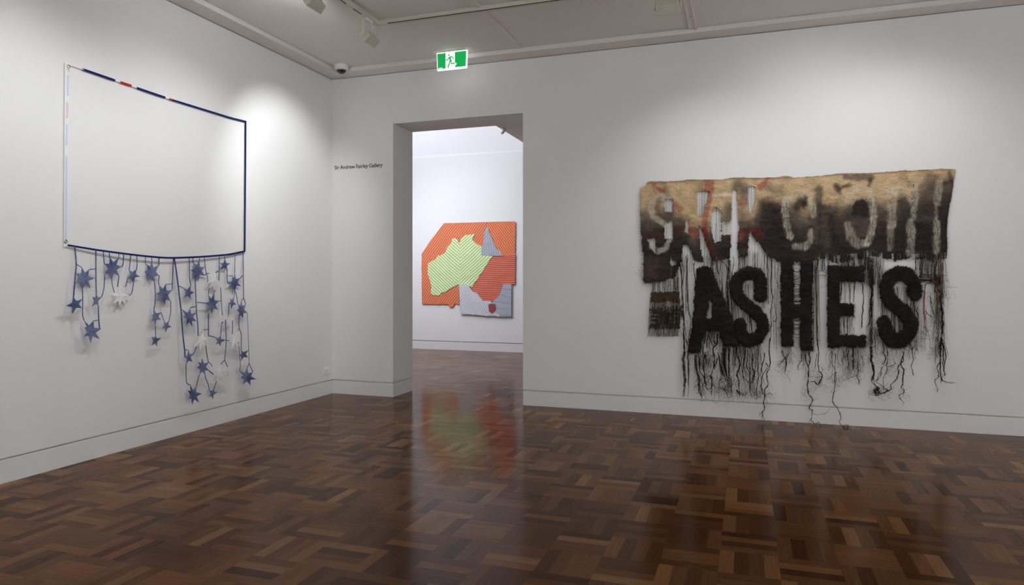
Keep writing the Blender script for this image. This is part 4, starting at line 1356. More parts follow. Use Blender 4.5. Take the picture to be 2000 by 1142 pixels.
# -------- the yarns one can pick out, each a strand of its own
ORG = {'c5': (1240, 500, 6.0125), 'c6': (1390, 500, 6.0125), 'c7': (1540, 500, 6.0125), 'c8': (1690, 500, 6.0125),
       'l1': (1300, 640, 7.1375), 'l2': (1400, 660, 6.343), 'l3': (1520, 660, 6.0125), 'l4': (1660, 660, 7.136), 'l5': (1780, 560, 4.758)}
YARNS = [
    ('c5', 'd', 2.6, [(520, 60), (550, 200), (555, 400), (565, 600), (570, 800), (578, 1000), (585, 1142)]), ('c5', 'n', 6.5, [(556, 580), (562, 640), (566, 760)]),
    ('c5', 'd', 1.8, [(600, 0), (612, 200), (620, 420), (632, 620), (655, 760), (645, 880)]), ('c5', 'd', 2.0, [(690, 80), (705, 250), (708, 420), (705, 560)]), ('c5', 'd', 1.4, [(560, 560), (600, 970), (625, 1040)]),
    ('c5', 'd', 1.6, [(545, 30), (575, 150), (560, 300), (548, 420)]), ('c5', 'n', 1.6, [(500, 130), (505, 420)]), ('c5', 'n', 1.4, [(450, 130), (455, 420)]),
    ('c6', 'd', 3.0, [(195, 0), (205, 120), (190, 230), (180, 400), (200, 600), (225, 720), (250, 860), (270, 1000), (300, 1140)]), ('c6', 'd', 1.3, [(255, 0), (260, 90), (245, 210), (255, 270)]),
    ('c6', 'd', 1.8, [(705, 30), (705, 180), (695, 340), (710, 500), (690, 640), (700, 800), (690, 960), (670, 1142)]), ('c6', 'd', 0.8, [(740, 60), (745, 200), (770, 310), (820, 440)]),
    ('c6', 'd', 1.1, [(740, 380), (735, 560), (755, 660), (765, 720), (740, 770), (715, 740), (740, 690)]), ('c6', 'd', 1.4, [(110, 50), (170, 110), (190, 190)]), ('c6', 'd', 1.2, [(60, 40), (70, 200), (110, 330), (150, 470)]),
    ('c6', 'd', 2.2, [(440, 690), (465, 800), (480, 900), (490, 930)]), ('c6', 'd', 1.6, [(215, 420), (235, 600), (240, 760)]),
    ('c7', 'd', 2.4, [(350, 30), (325, 180), (325, 400), (335, 700), (340, 900), (350, 1142)]), ('c7', 'd', 2.0, [(865, 300), (875, 450), (865, 650), (860, 780), (850, 860)]), ('c7', 'd', 1.8, [(625, 290), (615, 560)]),
    ('c7', 'd', 1.4, [(785, 290), (770, 540)]), ('c7', 'd', 0.9, [(660, 300), (660, 545)]), ('c7', 'd', 0.9, [(720, 300), (720, 560)]), ('c7', 'd', 1.2, [(650, 720), (650, 935)]), ('c7', 'd', 1.0, [(690, 720), (700, 925)]),
    ('c7', 'd', 1.0, [(760, 710), (740, 800), (770, 885)]), ('c7', 'd', 0.9, [(325, 190), (380, 170), (450, 200)]), ('c7', 'd', 0.9, [(330, 230), (400, 220), (460, 235)]), ('c7', 't', 1.6, [(305, 90), (300, 400), (300, 700), (295, 1100)]),
    ('c8', 'd', 3.4, [(75, 110), (60, 280), (75, 430), (65, 600), (50, 750), (25, 870)]), ('c8', 'd', 1.2, [(150, 300), (150, 600)]), ('c8', 'd', 1.2, [(80, 600), (75, 880)]), ('c8', 't', 2.4, [(710, 320), (690, 500), (690, 640), (700, 760), (690, 850)]),
    ('c8', 't', 4.4, [(890, 30), (900, 230), (900, 400)]), ('c8', 'n', 3.6, [(900, 400), (895, 560), (905, 700), (895, 850), (905, 950)]), ('c8', 't', 3.4, [(830, 300), (840, 450), (840, 600), (820, 690)]),
    ('c8', 'n', 2.6, [(840, 60), (820, 160), (830, 300)]), ('c8', 'd', 1.6, [(640, 270), (720, 280), (800, 290)]), ('c8', 'n', 1.2, [(650, 300), (800, 320)]), ('c8', 'd', 1.6, [(600, 480), (570, 560), (600, 640), (625, 740), (615, 880)]),
    ('c8', 'd', 0.9, [(755, 460), (770, 560), (790, 640), (815, 700)]), ('c8', 'd', 3.2, [(885, 250), (850, 330), (880, 420), (910, 360)]), ('c8', 'd', 2.4, [(820, 220), (835, 330), (815, 400), (850, 440)]),
    ('c8', 'd', 1.0, [(700, 640), (750, 690), (800, 720)]),
    ('l1', 'd', 2.0, [(250, 0), (260, 150), (265, 330)]), ('l1', 'n', 5.0, [(265, 330), (245, 420), (255, 560), (270, 700), (260, 850), (250, 970)]), ('l1', 'n', 2.8, [(315, 340), (320, 500), (320, 700), (315, 970)]),
    ('l1', 'd', 1.3, [(275, 150), (290, 210), (315, 250)]), ('l1', 'd', 1.6, [(345, 0), (325, 120), (330, 250)]), ('l1', 'n', 5.4, [(420, 380), (430, 580), (460, 700), (470, 850), (490, 980)]),
    ('l1', 'd', 2.0, [(470, 400), (480, 600), (540, 700), (560, 830), (600, 860)]), ('l1', 'd', 2.8, [(545, 380), (520, 540), (545, 680), (570, 810)]), ('l1', 'd', 2.0, [(550, 60), (545, 200), (520, 330), (560, 420)]),
    ('l1', 'd', 1.6, [(590, 80), (575, 200), (560, 280)]), ('l1', 'd', 1.6, [(655, 60), (650, 130), (680, 220), (650, 270)]), ('l1', 'd', 2.6, [(720, 80), (710, 230), (665, 310), (680, 430), (670, 560), (635, 680)]),
    ('l1', 'd', 2.0, [(720, 420), (700, 500), (660, 560)]), ('l1', 'd', 2.0, [(635, 690), (640, 860), (635, 950)]), ('l1', 'd', 1.0, [(560, 830), (620, 850), (660, 780)]), ('l1', 'd', 2.4, [(740, 380), (770, 540), (800, 640), (855, 740)]),
    ('l1', 'd', 3.4, [(800, 280), (820, 500), (850, 650)]), ('l1', 'd', 1.0, [(470, 830), (530, 960)]), ('l1', 'd', 5.0, [(625, 660), (636, 690), (645, 715)]), ('l1', 'd', 1.6, [(600, 100), (640, 200), (670, 280)]),
    ('l2', 'd', 2.4, [(20, 180), (40, 330), (90, 450), (140, 560)]), ('l2', 'd', 3.6, [(90, 130), (90, 280), (110, 420), (140, 540)]), ('l2', 'd', 2.8, [(150, 100), (150, 300), (155, 450), (145, 560)]),
    ('l2', 'd', 1.3, [(140, 560), (100, 620), (120, 680), (130, 720)]), ('l2', 'd', 1.3, [(150, 560), (180, 600), (175, 700)]), ('l2', 'd', 1.3, [(160, 490), (185, 570), (155, 600)]),
    ('l2', 'd', 3.0, [(245, 90), (255, 200), (285, 340), (250, 440), (270, 540), (280, 640), (290, 740)]), ('l2', 'd', 1.3, [(300, 130), (310, 300), (330, 480), (360, 620), (320, 720)]), ('l2', 'd', 2.0, [(350, 150), (330, 300), (330, 450)]),
    ('l2', 'd', 1.8, [(385, 150), (370, 340), (410, 440), (410, 560), (400, 590)]), ('l2', 'd', 2.4, [(440, 190), (440, 330), (460, 450), (420, 600)]), ('l2', 'd', 2.0, [(515, 130), (505, 300), (510, 480), (490, 600), (490, 790)]),
    ('l2', 'd', 1.5, [(470, 200), (480, 330), (450, 560)]), ('l2', 'd', 1.9, [(590, 180), (580, 280), (550, 380), (545, 430)]),
    ('l2', 'd', 2.0, [(655, 0), (650, 120), (655, 340), (620, 430), (635, 570), (590, 640), (595, 720), (580, 800), (585, 880), (515, 950)]), ('l2', 'd', 1.3, [(585, 870), (570, 940), (600, 1025)]), ('l2', 'd', 1.0, [(550, 930), (560, 1010)]),
    ('l2', 'd', 1.8, [(630, 370), (570, 450), (545, 560), (570, 680), (595, 710)]), ('l2', 'd', 1.2, [(410, 600), (440, 660), (490, 710), (550, 745)]), ('l2', 'd', 2.0, [(400, 590), (410, 680), (440, 740)]),
    ('l2', 'd', 0.8, [(330, 370), (380, 355), (430, 370)]), ('l2', 'd', 1.3, [(250, 640), (300, 690), (340, 710), (385, 630)]), ('l2', 'd', 1.3, [(330, 480), (390, 550), (430, 600)]), ('l2', 'd', 1.2, [(800, 140), (820, 190), (850, 240), (880, 200)]),
    ('l2', 'n', 1.2, [(845, 240), (810, 300), (760, 330), (800, 370)]), ('l2', 'n', 2.0, [(850, 240), (855, 380)]), ('l2', 'd', 0.7, [(600, 720), (650, 680), (710, 740)]), ('l2', 'd', 2.0, [(610, 310), (650, 360)]),
    ('l2', 'd', 2.2, [(240, 640), (265, 670), (290, 690)]),
    ('l3', 'd', 1.2, [(40, 150), (60, 200), (90, 240), (130, 170), (130, 110)]), ('l3', 'd', 1.2, [(90, 240), (60, 270), (10, 305)]), ('l3', 'n', 2.2, [(85, 240), (90, 340), (75, 400)]), ('l3', 'd', 1.3, [(275, 140), (270, 250), (230, 320), (245, 380)]),
    ('l3', 'd', 2.2, [(320, 190), (330, 270), (355, 370), (350, 480), (345, 600), (370, 680), (400, 720), (370, 800), (370, 830), (400, 850), (395, 930)]), ('l3', 'n', 2.8, [(350, 160), (370, 220), (355, 330)]),
    ('l3', 'd', 1.3, [(395, 930), (385, 960), (430, 1005), (480, 990), (500, 1030), (560, 1012), (640, 1027)]), ('l3', 'd', 2.4, [(455, 0), (470, 120), (470, 300), (480, 380), (515, 440), (510, 480), (460, 545), (420, 510), (370, 510)]),
    ('l3', 'd', 1.0, [(460, 180), (440, 280), (420, 380)]), ('l3', 'd', 0.8, [(480, 320), (525, 370), (490, 400)]), ('l3', 'd', 1.8, [(630, 150), (635, 290), (660, 370), (665, 480), (665, 600), (640, 700), (640, 760), (700, 840), (740, 930), (715, 980), (760, 1040)]),
    ('l3', 'd', 1.6, [(670, 180), (665, 350)]), ('l3', 'd', 1.1, [(760, 1040), (800, 1010), (820, 1040), (790, 1065), (765, 1050)]), ('l3', 'd', 1.0, [(690, 400), (660, 440), (690, 470), (665, 520)]),
    ('l3', 'd', 0.6, [(600, 830), (570, 880), (530, 890), (440, 900), (400, 860)]), ('l3', 'n', 1.3, [(760, 140), (770, 210), (750, 270), (775, 330)]), ('l3', 'n', 1.6, [(830, 140), (815, 210), (830, 310), (815, 390)]),
    ('l3', 'd', 2.4, [(880, 110), (875, 220), (885, 290), (880, 370)]), ('l3', 'n', 1.3, [(935, 140), (930, 330), (940, 420), (860, 460), (780, 490)]), ('l3', 'n', 1.5, [(910, 440), (950, 510), (945, 550)]), ('l3', 'd', 0.7, [(580, 490), (640, 430), (680, 400)]),
    ('l4', 'd', 4.6, [(290, 120), (300, 240), (310, 350), (330, 480), (320, 600), (370, 680)]), ('l4', 't', 3.0, [(290, 0), (290, 130)]), ('l4', 'n', 1.3, [(350, 600), (430, 520), (440, 430), (480, 370)]), ('l4', 'n', 1.1, [(370, 600), (400, 500), (460, 400)]),
    ('l4', 'd', 1.3, [(360, 610), (440, 660), (520, 740)]), ('l4', 'd', 1.7, [(430, 770), (520, 740), (580, 700), (570, 650), (650, 560), (685, 470), (670, 410), (710, 340), (745, 240)]), ('l4', 'n', 1.3, [(510, 390), (515, 480), (465, 560), (475, 680), (460, 750)]),
    ('l4', 'n', 1.3, [(520, 180), (525, 300), (510, 390), (590, 385), (630, 350), (600, 280)]), ('l4', 'd', 2.2, [(745, 190), (740, 300), (715, 370), (750, 460), (735, 560), (735, 640), (710, 680), (755, 730), (740, 780)]),
    ('l4', 'd', 1.3, [(740, 770), (690, 790), (700, 850), (760, 900)]), ('l4', 'd', 1.5, [(880, 120), (865, 220), (880, 300), (855, 400), (885, 480), (885, 515)]), ('l4', 'd', 1.2, [(320, 120), (370, 90)]), ('l4', 'n', 2.0, [(450, 370), (490, 280), (450, 160)]),
    ('l4', 'd', 3.4, [(360, 670), (400, 690), (380, 740), (340, 720), (370, 770), (400, 740), (350, 700)]), ('l4', 'd', 2.6, [(340, 740), (370, 800), (400, 760), (360, 690), (420, 720)]), ('l4', 'd', 2.4, [(400, 760), (440, 770), (480, 760), (530, 730), (500, 700)]),
    ('l5', 'd', 3.0, [(285, 60), (285, 200), (290, 350), (285, 480)]), ('l5', 'd', 2.2, [(285, 480), (270, 590), (265, 700), (275, 840), (320, 885), (410, 890)]), ('l5', 'd', 1.5, [(255, 600), (265, 680), (240, 750), (255, 830), (220, 870), (235, 940), (240, 975)]),
    ('l5', 'd', 2.8, [(290, 520), (300, 640), (290, 780)]), ('l5', 'd', 1.8, [(300, 540), (320, 650), (300, 770), (315, 810), (290, 840)]), ('l5', 'd', 1.3, [(275, 840), (275, 900)]), ('l5', 'n', 2.0, [(240, 100), (240, 220), (220, 280)]),
    ('l5', 't', 1.8, [(125, 60), (120, 240), (125, 340)]), ('l5', 'n', 1.1, [(120, 370), (160, 430)]), ('l5', 'd', 0.8, [(320, 50), (345, 130)]), ('l5', 'd', 0.8, [(135, 240), (200, 290)]), ('l5', 'd', 0.8, [(175, 60), (190, 170), (215, 280)]),
    ('l5', 'd', 4.0, [(283, 470), (275, 540), (262, 600)]),
]
for key, kind, wd, pts in YARNS:
    ox, oy, s = ORG[key]
    P3 = []
    d0 = 0.03 + random.uniform(-0.006, 0.012)
    for (x, y) in pts:
        px, py = ox + x / s, oy + y / s
        d = d0 + max(0, (py - 660)) * 0.00022
        p = on_back(px, py, d)
        if p.z < 0.006:
            p = on_floor(px, py, 0.005)
        P3.append(p)
    path = smooth_path(P3, 6)
    r0 = wd * 0.0047 / 2
    n = len(path)
    kx = kz = 0.0
    for i in range(n):                                # crimp left from the weave
        kx = kx * 0.55 + random.gauss(0, 0.0022)
        kz = kz * 0.55 + random.gauss(0, 0.0012)
        path[i] = path[i] + Vector((kx, random.gauss(0, 0.001), kz if path[i].z > 0.02 else 0))
    mb = MB()
    plies = 1 if wd < 1.0 else (2 if wd < 1.7 else (3 if wd < 3 else 7))
    for q_ in range(plies):
        a0, tw, off = random.uniform(0, 6.28), random.uniform(0.25, 0.6), 0.0 if plies == 1 else r0 * random.uniform(0.45, 0.85 if plies < 7 else 1.15)
        rr = r0 * (0.9 if plies == 1 else 0.62 if plies == 2 else 0.5 if plies == 3 else 0.26)
        cut = n if q_ == 0 else max(4, int(n * random.uniform(0.75, 1.0)))
        pts_ = [path[i] + Vector((math.cos(a0 + i * tw), 0.7 * math.sin(a0 + i * tw), 0)) * off for i in range(cut)]
        mb.tube(pts_, [max(0.0006, rr * random.uniform(0.7, 1.25) * (0.6 if i > cut - 3 else 1)) for i in range(cut)], 5)
    for h_ in range(int(2 + n * 0.35 * min(1.5, wd))):   # stray hairs
        i = random.randrange(n - 1)
        p = path[i].copy()
        v = Vector((random.gauss(0, 1), random.gauss(0, 0.4), random.gauss(-0.5, 0.8))).normalized()
        hp = [p.copy()]
        for k in range(4):
            v = (v + Vector((random.gauss(0, 0.5), random.gauss(0, 0.2), random.gauss(-0.1, 0.5)))).normalized()
            p = p + v * random.uniform(0.004, 0.011)
            p.y = min(p.y, -0.003)
            p.z = max(p.z, 0.003)
            hp.append(p.copy())
        mb.tube(hp, random.uniform(0.0003, 0.0007), 3, cap=False)
    mb.build('yarn_strand', M[{'d': 'yarn_dark', 't': 'yarn_tan', 'n': 'yarn_brown'}[kind]], sack, smooth=True)

# ================================================================== STRIPED PATCHWORK (next room)
def q(x, y):
    return (800 + x / 4.965, 410 + y / 4.965)


OR = (0.95, 0.235, 0.075)
ORD = srgb(120, 70, 82)
GRN = (0.74, 0.93, 0.47)
GRY = srgb(166, 170, 180, 1.1)
LIN = srgb(62, 66, 84)
pm_l = stripe_mat('orange_diagonal_print', OR, srgb(96, 84, 104), math.radians(142), 0.042, 0.25, (srgb(250, 165, 120), 0.5, 0.14))
pm_r = stripe_mat('orange_back_diagonal_print', OR, srgb(104, 84, 98), math.radians(36), 0.040, 0.23, (srgb(250, 165, 120), 0.5, 0.14))
pm_h = stripe_mat('orange_cross_print', srgb(236, 118, 82, 1.1), srgb(148, 84, 92), math.radians(92), 0.036, 0.40, (srgb(236, 150, 120), 0.4, 0.14))
pm_gl = stripe_mat('green_left_print', GRN, LIN, math.radians(50), 0.047, 0.17)
pm_gr = stripe_mat('green_right_print', GRN, LIN, math.radians(130), 0.047, 0.17)
pm_w = stripe_mat('white_dark_print', srgb(226, 226, 232, 1.1), LIN, math.radians(38), 0.030, 0.28)
pm_g = stripe_mat('grey_print', GRY, srgb(150, 154, 164), math.radians(86), 0.13, 0.1)
pm_gv = stripe_mat('grey_vertical_print', GRY, srgb(148, 152, 164), math.radians(4), 0.05, 0.2)
pm_red = stripe_mat('dull_red_print', srgb(166, 84, 82), srgb(140, 70, 74), math.radians(92), 0.04, 0.4)
qb = on_far(*q(560, 1030), 0.0)
quilt = empty('patchwork_hanging', (qb.x, FAR_Y - 0.01, qb.z), 'orange green and grey striped patchwork cloth seen through the doorway', 'wall hanging')


def jag(poly, amp, step=14):
    """subdivide an outline and rough it a little"""
    out = []
    n = len(poly)
    for i in range(n):
        (x0, y0), (x1, y1) = poly[i], poly[(i + 1) % n]
        k = max(1, int(math.hypot(x1 - x0, y1 - y0) / step))
        for j in range(k):
            t = j / k
            out.append((x0 + (x1 - x0) * t + (random.gauss(0, amp) if j else 0), y0 + (y1 - y0) * t + (random.gauss(0, amp) if j else 0)))
    return out


def panel(name, poly, d, m, lab, amp=1.2):
    pts = [on_far(*q(x, y), d) for x, y in jag(poly, amp * 0.5)]
    mb = MB()
    mb.prism(pts, (0, -0.006, 0))
    o = mb.build(name, m, quilt, uvf=lambda v: (v[0], v[2]))
    o['label'] = lab


ora = [(335, 128), (545, 122), (755, 116), (735, 180), (725, 210), (715, 330), (600, 500), (480, 720), (481, 915), (440, 905), (420, 940), (385, 943), (380, 915), (300, 910), (285, 918), (250, 912), (120, 910), (116, 560), (118, 425), (200, 300)]
panel('cloth_panel', ora, 0.020, pm_l, 'large orange panel with diagonal stripes', 1.4)
panel('cloth_panel', [(755, 116), (900, 112), (1027, 110), (1022, 434), (905, 438), (720, 438), (700, 345), (715, 330), (735, 200)], 0.022, pm_r, 'orange corner panel with opposite diagonal stripes')
panel('cloth_panel', [(700, 440), (905, 438), (1028, 434), (1024, 560), (1022, 726), (980, 718), (905, 716), (885, 772), (865, 832), (812, 882), (740, 882), (700, 872), (670, 812), (610, 782), (590, 745), (600, 600)], 0.024, pm_h, 'red orange panel with level stripes', 1.6)
GL = [(484, 322), (472, 312), (466, 282), (440, 270), (415, 280), (405, 320), (365, 362), (350, 410), (300, 442), (268, 444), (264, 470), (180, 515), (176, 610), (200, 690), (215, 750), (205, 800), (235, 827), (295, 826), (310, 800), (345, 796), (370, 780), (400, 756), (455, 731), (480, 720), (486, 520)]
GR_ = [(484, 322), (500, 278), (550, 242), (632, 235), (608, 290), (650, 330), (697, 350), (702, 440), (805, 446), (604, 750), (550, 722), (480, 722), (486, 520)]
panel('cloth_panel', GL, 0.030, pm_gl, 'pale green left panel with falling stripes', 1.6)
panel('cloth_panel', GR_, 0.030, pm_gr, 'pale green right panel with rising stripes', 1.6)
panel('cloth_panel', [(745, 163), (766, 175), (770, 222), (800, 270), (812, 312), (842, 372), (880, 402), (905, 446), (697, 440), (700, 345), (716, 328), (726, 212)], 0.034, pm_gv, 'pointed grey panel', 1.6)
panel('cloth_panel', [(480, 722), (550, 720), (580, 740), (610, 790), (650, 800), (680, 842), (710, 878), (792, 885), (800, 915), (835, 980), (880, 1032), (820, 1026), (740, 1026), (735, 1036), (725, 1022), (620, 1012), (610, 1020), (600, 1010), (490, 1006)], 0.036, pm_w, 'white panel with thin dark diagonal stripes', 1.4)
panel('cloth_panel', [(905, 718), (988, 718), (986, 1032), (880, 1032), (832, 982), (790, 910), (815, 880), (866, 832), (890, 772)], 0.036, pm_g, 'plain grey corner panel', 1.2)
panel('cloth_panel', [(763, 916), (790, 908), (832, 913), (836, 962), (800, 1003), (772, 982)], 0.044, pm_red, 'small dull red heart-like patch', 1.0)

# ================================================================== FIXTURES
# ---- lighting track: two rails meeting at a corner
TX, TY, TZ = 1.43, -1.38, 3.857
track = empty('lighting_track', (TX, TY, TZ), 'cream lighting track with a corner hung below the ceiling', 'lighting track')
for name, a, bq in (('track_rail', (TX - 0.022, -7.6, TZ), (TX + 0.022, TY - 0.024, H_CEIL)), ('track_rail', (TX + 0.024, TY - 0.022, TZ), (8.2, TY + 0.022, H_CEIL))):
    mb = MB(); mb.box(a, bq)
    rail = mb.build(name, M['metal_cream'], track, bevel=0.003)
    s = MB()
    if a[1] < -7:
        for y0 in np.arange(-7.4, TY - 0.25, 0.62):
            s.box((TX - 0.006, y0, TZ - 0.0015), (TX + 0.006, min(y0 + 0.50, TY - 0.3), TZ + 0.001))
    else:
        s.box((TX + 0.12, TY - 0.0225, TZ - 0.001), (8.1, TY - 0.015, TZ + 0.005))
    s.build('contact_slot', M['track_dark'], rail)
mb = MB(); mb.box((TX - 0.026, TY - 0.026, TZ - 0.003), (TX + 0.026, TY + 0.026, H_CEIL))
mb.build('corner_connector', M['metal_cream'], track, bevel=0.003)


def track_light(loc, aim_dir, side, label, m='metal_cream', drop=0.150, wid=0.106):
    """box floodlight between the arms of a yoke; aim_dir is horizontal towards the wall"""
    x, y, z = loc
    t = empty('track_light', loc, label, 'spotlight', 'box floodlights on the lighting track')
    ad, sd = Vector(aim_dir).normalized(), Vector(side).normalized()
    up = Vector((0, 0, 1))
    P = Vector(loc)
    mb = MB(); mb.obox(P - up * 0.012, sd, ad, up, 0.05, 0.016, 0.012)
    mb.build('adapter', M['white_plastic'], t, bevel=0.002)
    mb = MB(); mb.obox(P - up * 0.03, sd, ad, up, wid + 0.004, 0.013, 0.004)
    mb.build('yoke_bar', M[m], t)
    for sgn in (-1, 1):
        mb = MB(); mb.obox(P + sd * sgn * wid - up * (0.03 + drop / 2), sd, ad, up, 0.003, 0.014, drop / 2 + 0.004)
        mb.build('yoke_arm', M[m], t, bevel=0.001)
        mb = MB(); mb.lathe([(0.012, 0), (0.012, 0.006), (0.008, 0.009)], P + sd * sgn * (wid + 0.003) - up * (0.03 + drop), sd * sgn, 12)
        mb.build('pivot_knob', M[m], t)
    # head: a box tapering back from the glass, tipped down towards the wall
    ca = (ad * 0.80 - up * 0.60).normalized()            # light axis
    cu = sd.cross(ca).normalized()
    hc = P - up * (0.03 + drop + 0.005)
    mb = MB()
    hw = wid - 0.006
    mb.obox(hc - ca * 0.012, sd, cu, -ca, hw, 0.047, 0.042, 0.86)
    head = mb.build('lamp_head', M[m], t, bevel=0.003)
    mb = MB(); mb.obox(hc + ca * 0.0295, sd, cu, ca, hw - 0.010, 0.039, 0.0008)
    mb.build('lamp_glass', M['lamp_glass'], head)
    mb = MB()
    mb.tube(smooth_path([P - up * 0.02 + sd * 0.01, P - up * 0.07 + sd * 0.03 - ad * 0.02, P - up * 0.12 + sd * 0.015 - ad * 0.015, hc - ca * 0.03], 4), 0.003, 6)
    mb.build('cable', M['white_plastic'], t, smooth=True)
    return t


M['lamp_glass'] = mat('lit_lamp_glass', (0.8, 0.8, 0.8), 0.3, emit=(1, 0.95, 0.88), emit_s=6.0, noise=(20, 0.02))
track_light((TX, -1.545, TZ), (-1, 0, 0), (0, 1, 0), 'cream box floodlight hanging beside the corner of the track')
track_light((TX, -2.43, TZ), (-1, 0, 0), (0, 1, 0), 'cream box floodlight cut by the frame, left of the track corner')
track_light((4.19, TY, TZ), (0, 1, 0), (1, 0, 0), 'cream box floodlight hung above the sackcloth, left of the ceiling batten')

# ---- security dome camera
c = Vector((0.335, -0.315, H_CEIL))
dome = empty('dome_camera', c, 'small white dome security camera with a black bubble in the ceiling corner', 'camera')
mb = MB(); mb.lathe([(0.078, 0), (0.080, 0.008), (0.080, 0.045), (0.074, 0.058), (0.056, 0.062)], c, (0, 0, -1), 40)
mb.build('housing', M['white_plastic'], dome, smooth=True)
mb = MB(); mb.lathe([(0.054 * math.cos(a), 0.060 + 0.044 * math.sin(a)) for a in [k * math.pi / 2 / 9 for k in range(9)]] + [(0.002, 0.104)], c, (0, 0, -1), 36)
bub = mb.build('bubble', M['smoke'], dome, smooth=True)
mb = MB(); mb.lathe([(0.056, 0.0585), (0.058, 0.066), (0.054, 0.067)], c, (0, 0, -1), 36)
mb.build('bezel', M['grey_plastic'], dome, smooth=True)

# ---- exit sign
M['sign_white'] = mat('backlit_white', (0.9, 0.9, 0.9), 0.4, emit=(0.93, 1.0, 0.98), emit_s=1.1, noise=(20, 0.01))
M['sign_green'] = mat('backlit_green', srgb(8, 120, 60), 0.4, emit=srgb(10, 182, 84), emit_s=0.72, noise=(20, 0.02))
ex0, ey = on_back(853, 120, 0.38).x, -0.38
ex1 = on_back(913.5, 118, 0.38).x
zt, zb = on_back(883, 101, 0.38).z, on_back(883, 136, 0.38).z
exs = empty('exit_sign', ((ex0 + ex1) / 2, ey, H_CEIL), 'lit green and white running figure exit sign below the ceiling', 'sign')
mb = MB(); mb.box((ex0 - 0.05, ey - 0.05, H_CEIL - 0.006), (ex1 + 0.05, ey + 0.05, H_CEIL))
mb.build('ceiling_plate', M['white_plastic'], exs, bevel=0.002)
mb = MB(); mb.box((ex0 + 0.02, ey - 0.012, zt), (ex1 - 0.02, ey + 0.012, H_CEIL - 0.006))
mb.build('stem', M['white_plastic'], exs)
mb = MB(); mb.prism([(ex0, ey + 0.009, zt), (ex1, ey + 0.009, zt), (ex1 - 0.007, ey + 0.009, zb), (ex0 + 0.009, ey + 0.009, zb)], (0, -0.018, 0))
pan = mb.build('diffuser_panel', M['sign_white'], exs, bevel=0.004)


def S(u, v, d=0.0105):                # sign coordinates: u across, v down, 0..1 on the diffuser
    return Vector((ex0 + (ex1 - ex0) * u, ey - d, zt + (zb - zt) * v))


def on_sign(poly, d, m, name, th=0.0012):
    mb = MB(); mb.prism([S(u, v, d) for u, v in poly], (0, -th, 0))
    return mb.build(name, m, exs)


on_sign([(0.025, 0.05), (0.30, 0.05), (0.30, 0.91), (0.048, 0.91)], 0.0090, M['sign_green'], 'green_face')
on_sign([(0.60, 0.05), (0.965, 0.05), (0.945, 0.90), (0.62, 0.90), (0.60, 0.84), (0.66, 0.72), (0.64, 0.66), (0.60, 0.65)], 0.0090, M['sign_green'], 'green_face')
fig = MB()


def limb(pts, w):
    fig.ribbon([S(u, v, 0.0097) for u, v in pts], w, (0, -1, 0), 0.0012)


ring = [S(0.41 + 0.028 * math.cos(a), 0.19 + 0.05 * math.sin(a), 0.0091) for a in [k * 2 * math.pi / 14 for k in range(14)]]
fig.prism(ring, (0, -0.0012, 0))
fig.prism([S(u, v, 0.0091) for u, v in [(0.405, 0.29), (0.445, 0.275), (0.475, 0.36), (0.49, 0.50), (0.445, 0.52), (0.42, 0.40)]], (0, -0.0012, 0))
W1 = (ex1 - ex0) * 0.034
limb([(0.42, 0.31), (0.375, 0.43), (0.31, 0.45)], W1)
limb([(0.435, 0.295), (0.51, 0.29), (0.56, 0.43)], W1)
limb([(0.45, 0.48), (0.42, 0.68), (0.375, 0.85)], W1 * 1.15)
limb([(0.475, 0.47), (0.49, 0.68), (0.60, 0.67)], W1 * 1.15)
limb([(0.37, 0.85), (0.40, 0.90)], W1 * 0.8)
fig.build('running_figure', M['sign_green'], exs)
mb = MB(); mb.box(tuple(S(0.075, 0.885, 0.0118)), tuple(S(0.20, 0.855, 0.0102)))
mb.build('small_print', M['sign_white'], exs)
mb = MB(); mb.lathe([(0.006, 0), (0.006, 0.004), (0.003, 0.007)], (ex0 + 0.07, ey - 0.03, H_CEIL - 0.006), (0, 0, -1), 12)
mb.build('indicator_lamp', mat('red_indicator', (0.6, 0.05, 0.04), 0.4, emit=(1, 0.25, 0.15), emit_s=1.0, noise=(20, 0.05)), exs)

# ---- double power point on the left wall
pc = on_left(636.5, 723.5, 0.0)
PWH, PHH = 0.0585, 0.0385
po = empty('power_outlet', (0, pc.y, pc.z), 'white double power outlet low on the left wall near the corner', 'power outlet')
mb = MB(); mb.box((0, pc.y - PWH, pc.z - PHH), (0.010, pc.y + PWH, pc.z + PHH))
mb.build('cover_plate', M['white_plastic'], po, bevel=0.003)
for sgn in (-1, 1):
    yc = pc.y + sgn * 0.029
    mb = MB(); mb.box((0.009, yc - 0.007, pc.z + 0.012), (0.014, yc + 0.007, pc.z + 0.026))
    mb.build('rocker_switch', M['white_plastic'], po, bevel=0.001)
    mb = MB()
    for dy, dz, ang in ((-0.007, -0.006, 0.5), (0.007, -0.006, -0.5), (0.0, -0.018, 0)):
        mb.obox((0.0102, yc + dy, pc.z + dz), (1, 0, 0), (0, math.cos(ang), math.sin(ang)), (0, -math.sin(ang), math.cos(ang)), 0.0006, 0.0012, 0.0045)
    mb.build('socket_slots', M['grey_plastic'], po)

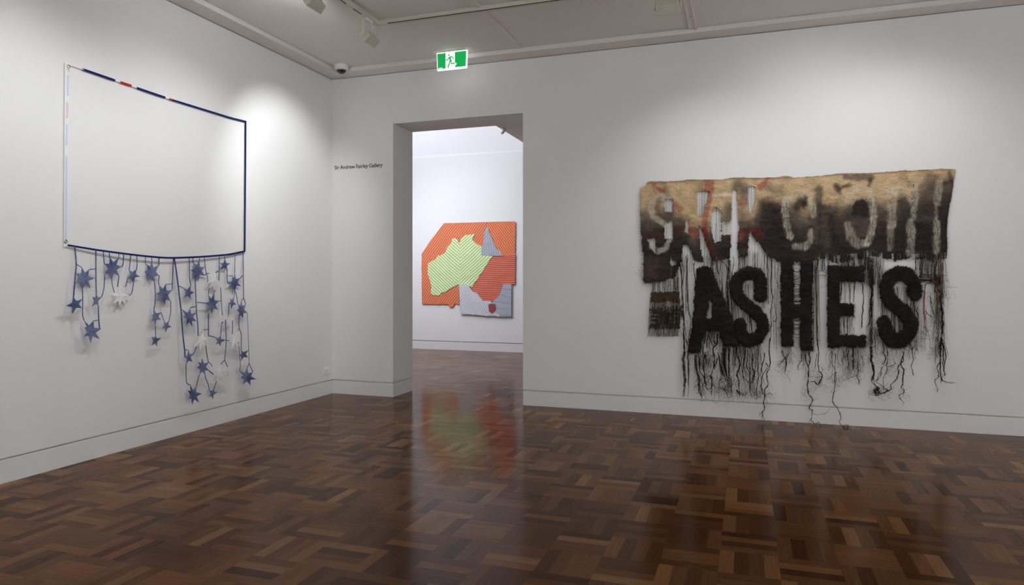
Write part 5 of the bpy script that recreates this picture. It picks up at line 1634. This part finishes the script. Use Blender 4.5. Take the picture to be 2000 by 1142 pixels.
# ---- gallery name lettering
cu = bpy.data.curves.new('wall_lettering', 'FONT')
cu.body = 'Sir Andrew Fairley Gallery'
cu.size = 0.066
cu.extrude = 0.0006
cu.offset = 0.0007
cu.space_word = 0.8
tx = bpy.data.objects.new('wall_lettering', cu)
COL.objects.link(tx)
cu.materials.append(M['ink'])
p0, p1 = on_back(653.2, 330.0), on_back(747, 326.4)
tx.rotation_euler = (math.pi / 2, 0, 0)
bpy.context.view_layer.update()
tx.location = (p0.x, -0.0012, (p0.z + p1.z) / 2)
tx.scale.x = (p1.x - p0.x) / max(0.01, tx.dimensions.x)
bpy.context.view_layer.update()
lm = bpy.data.meshes.new_from_object(tx.evaluated_get(bpy.context.evaluated_depsgraph_get()))
lo = bpy.data.objects.new('wall_lettering', lm)
COL.objects.link(lo)
lo.matrix_world = tx.matrix_world.copy()
bpy.data.objects.remove(tx, do_unlink=True)
lo.name = 'wall_lettering'
tx = lo
tag(tx, 'black gallery name lettering on the grey wall left of the doorway', 'lettering')

# ---- small spotlight on the ceiling edge of the next room
sl = Vector((WELL + 0.06, 3.20, SOF))
fs_ = empty('ceiling_spotlight', sl, 'tiny white spotlight at the top of the doorway view', 'spotlight')
mb = MB(); mb.lathe([(0.035, 0), (0.035, 0.012), (0.012, 0.016)], sl, (0, 0, -1), 20)
mb.build('mount_plate', M['white_plastic'], fs_, smooth=True)
mb = MB(); mb.tube([sl - Vector((0, 0, 0.012)), sl - Vector((0, 0, 0.045))], 0.006, 8)
mb.build('stem', M['white_plastic'], fs_)
ax = Vector((-0.75, 0.35, -0.55)).normalized()
mb = MB(); mb.lathe([(0.022, -0.045), (0.027, -0.038), (0.027, 0.045), (0.023, 0.047)], sl - Vector((0, 0, 0.05)), ax, 20)
hd = mb.build('lamp_head', M['white_plastic'], fs_, smooth=True)
mb = MB(); mb.lathe([(0.021, 0.0), (0.021, 0.003)], sl - Vector((0, 0, 0.05)) + ax * 0.0462, ax, 20)
mb.build('lens', M['ink'], hd)

bpy.context.view_layer.update()
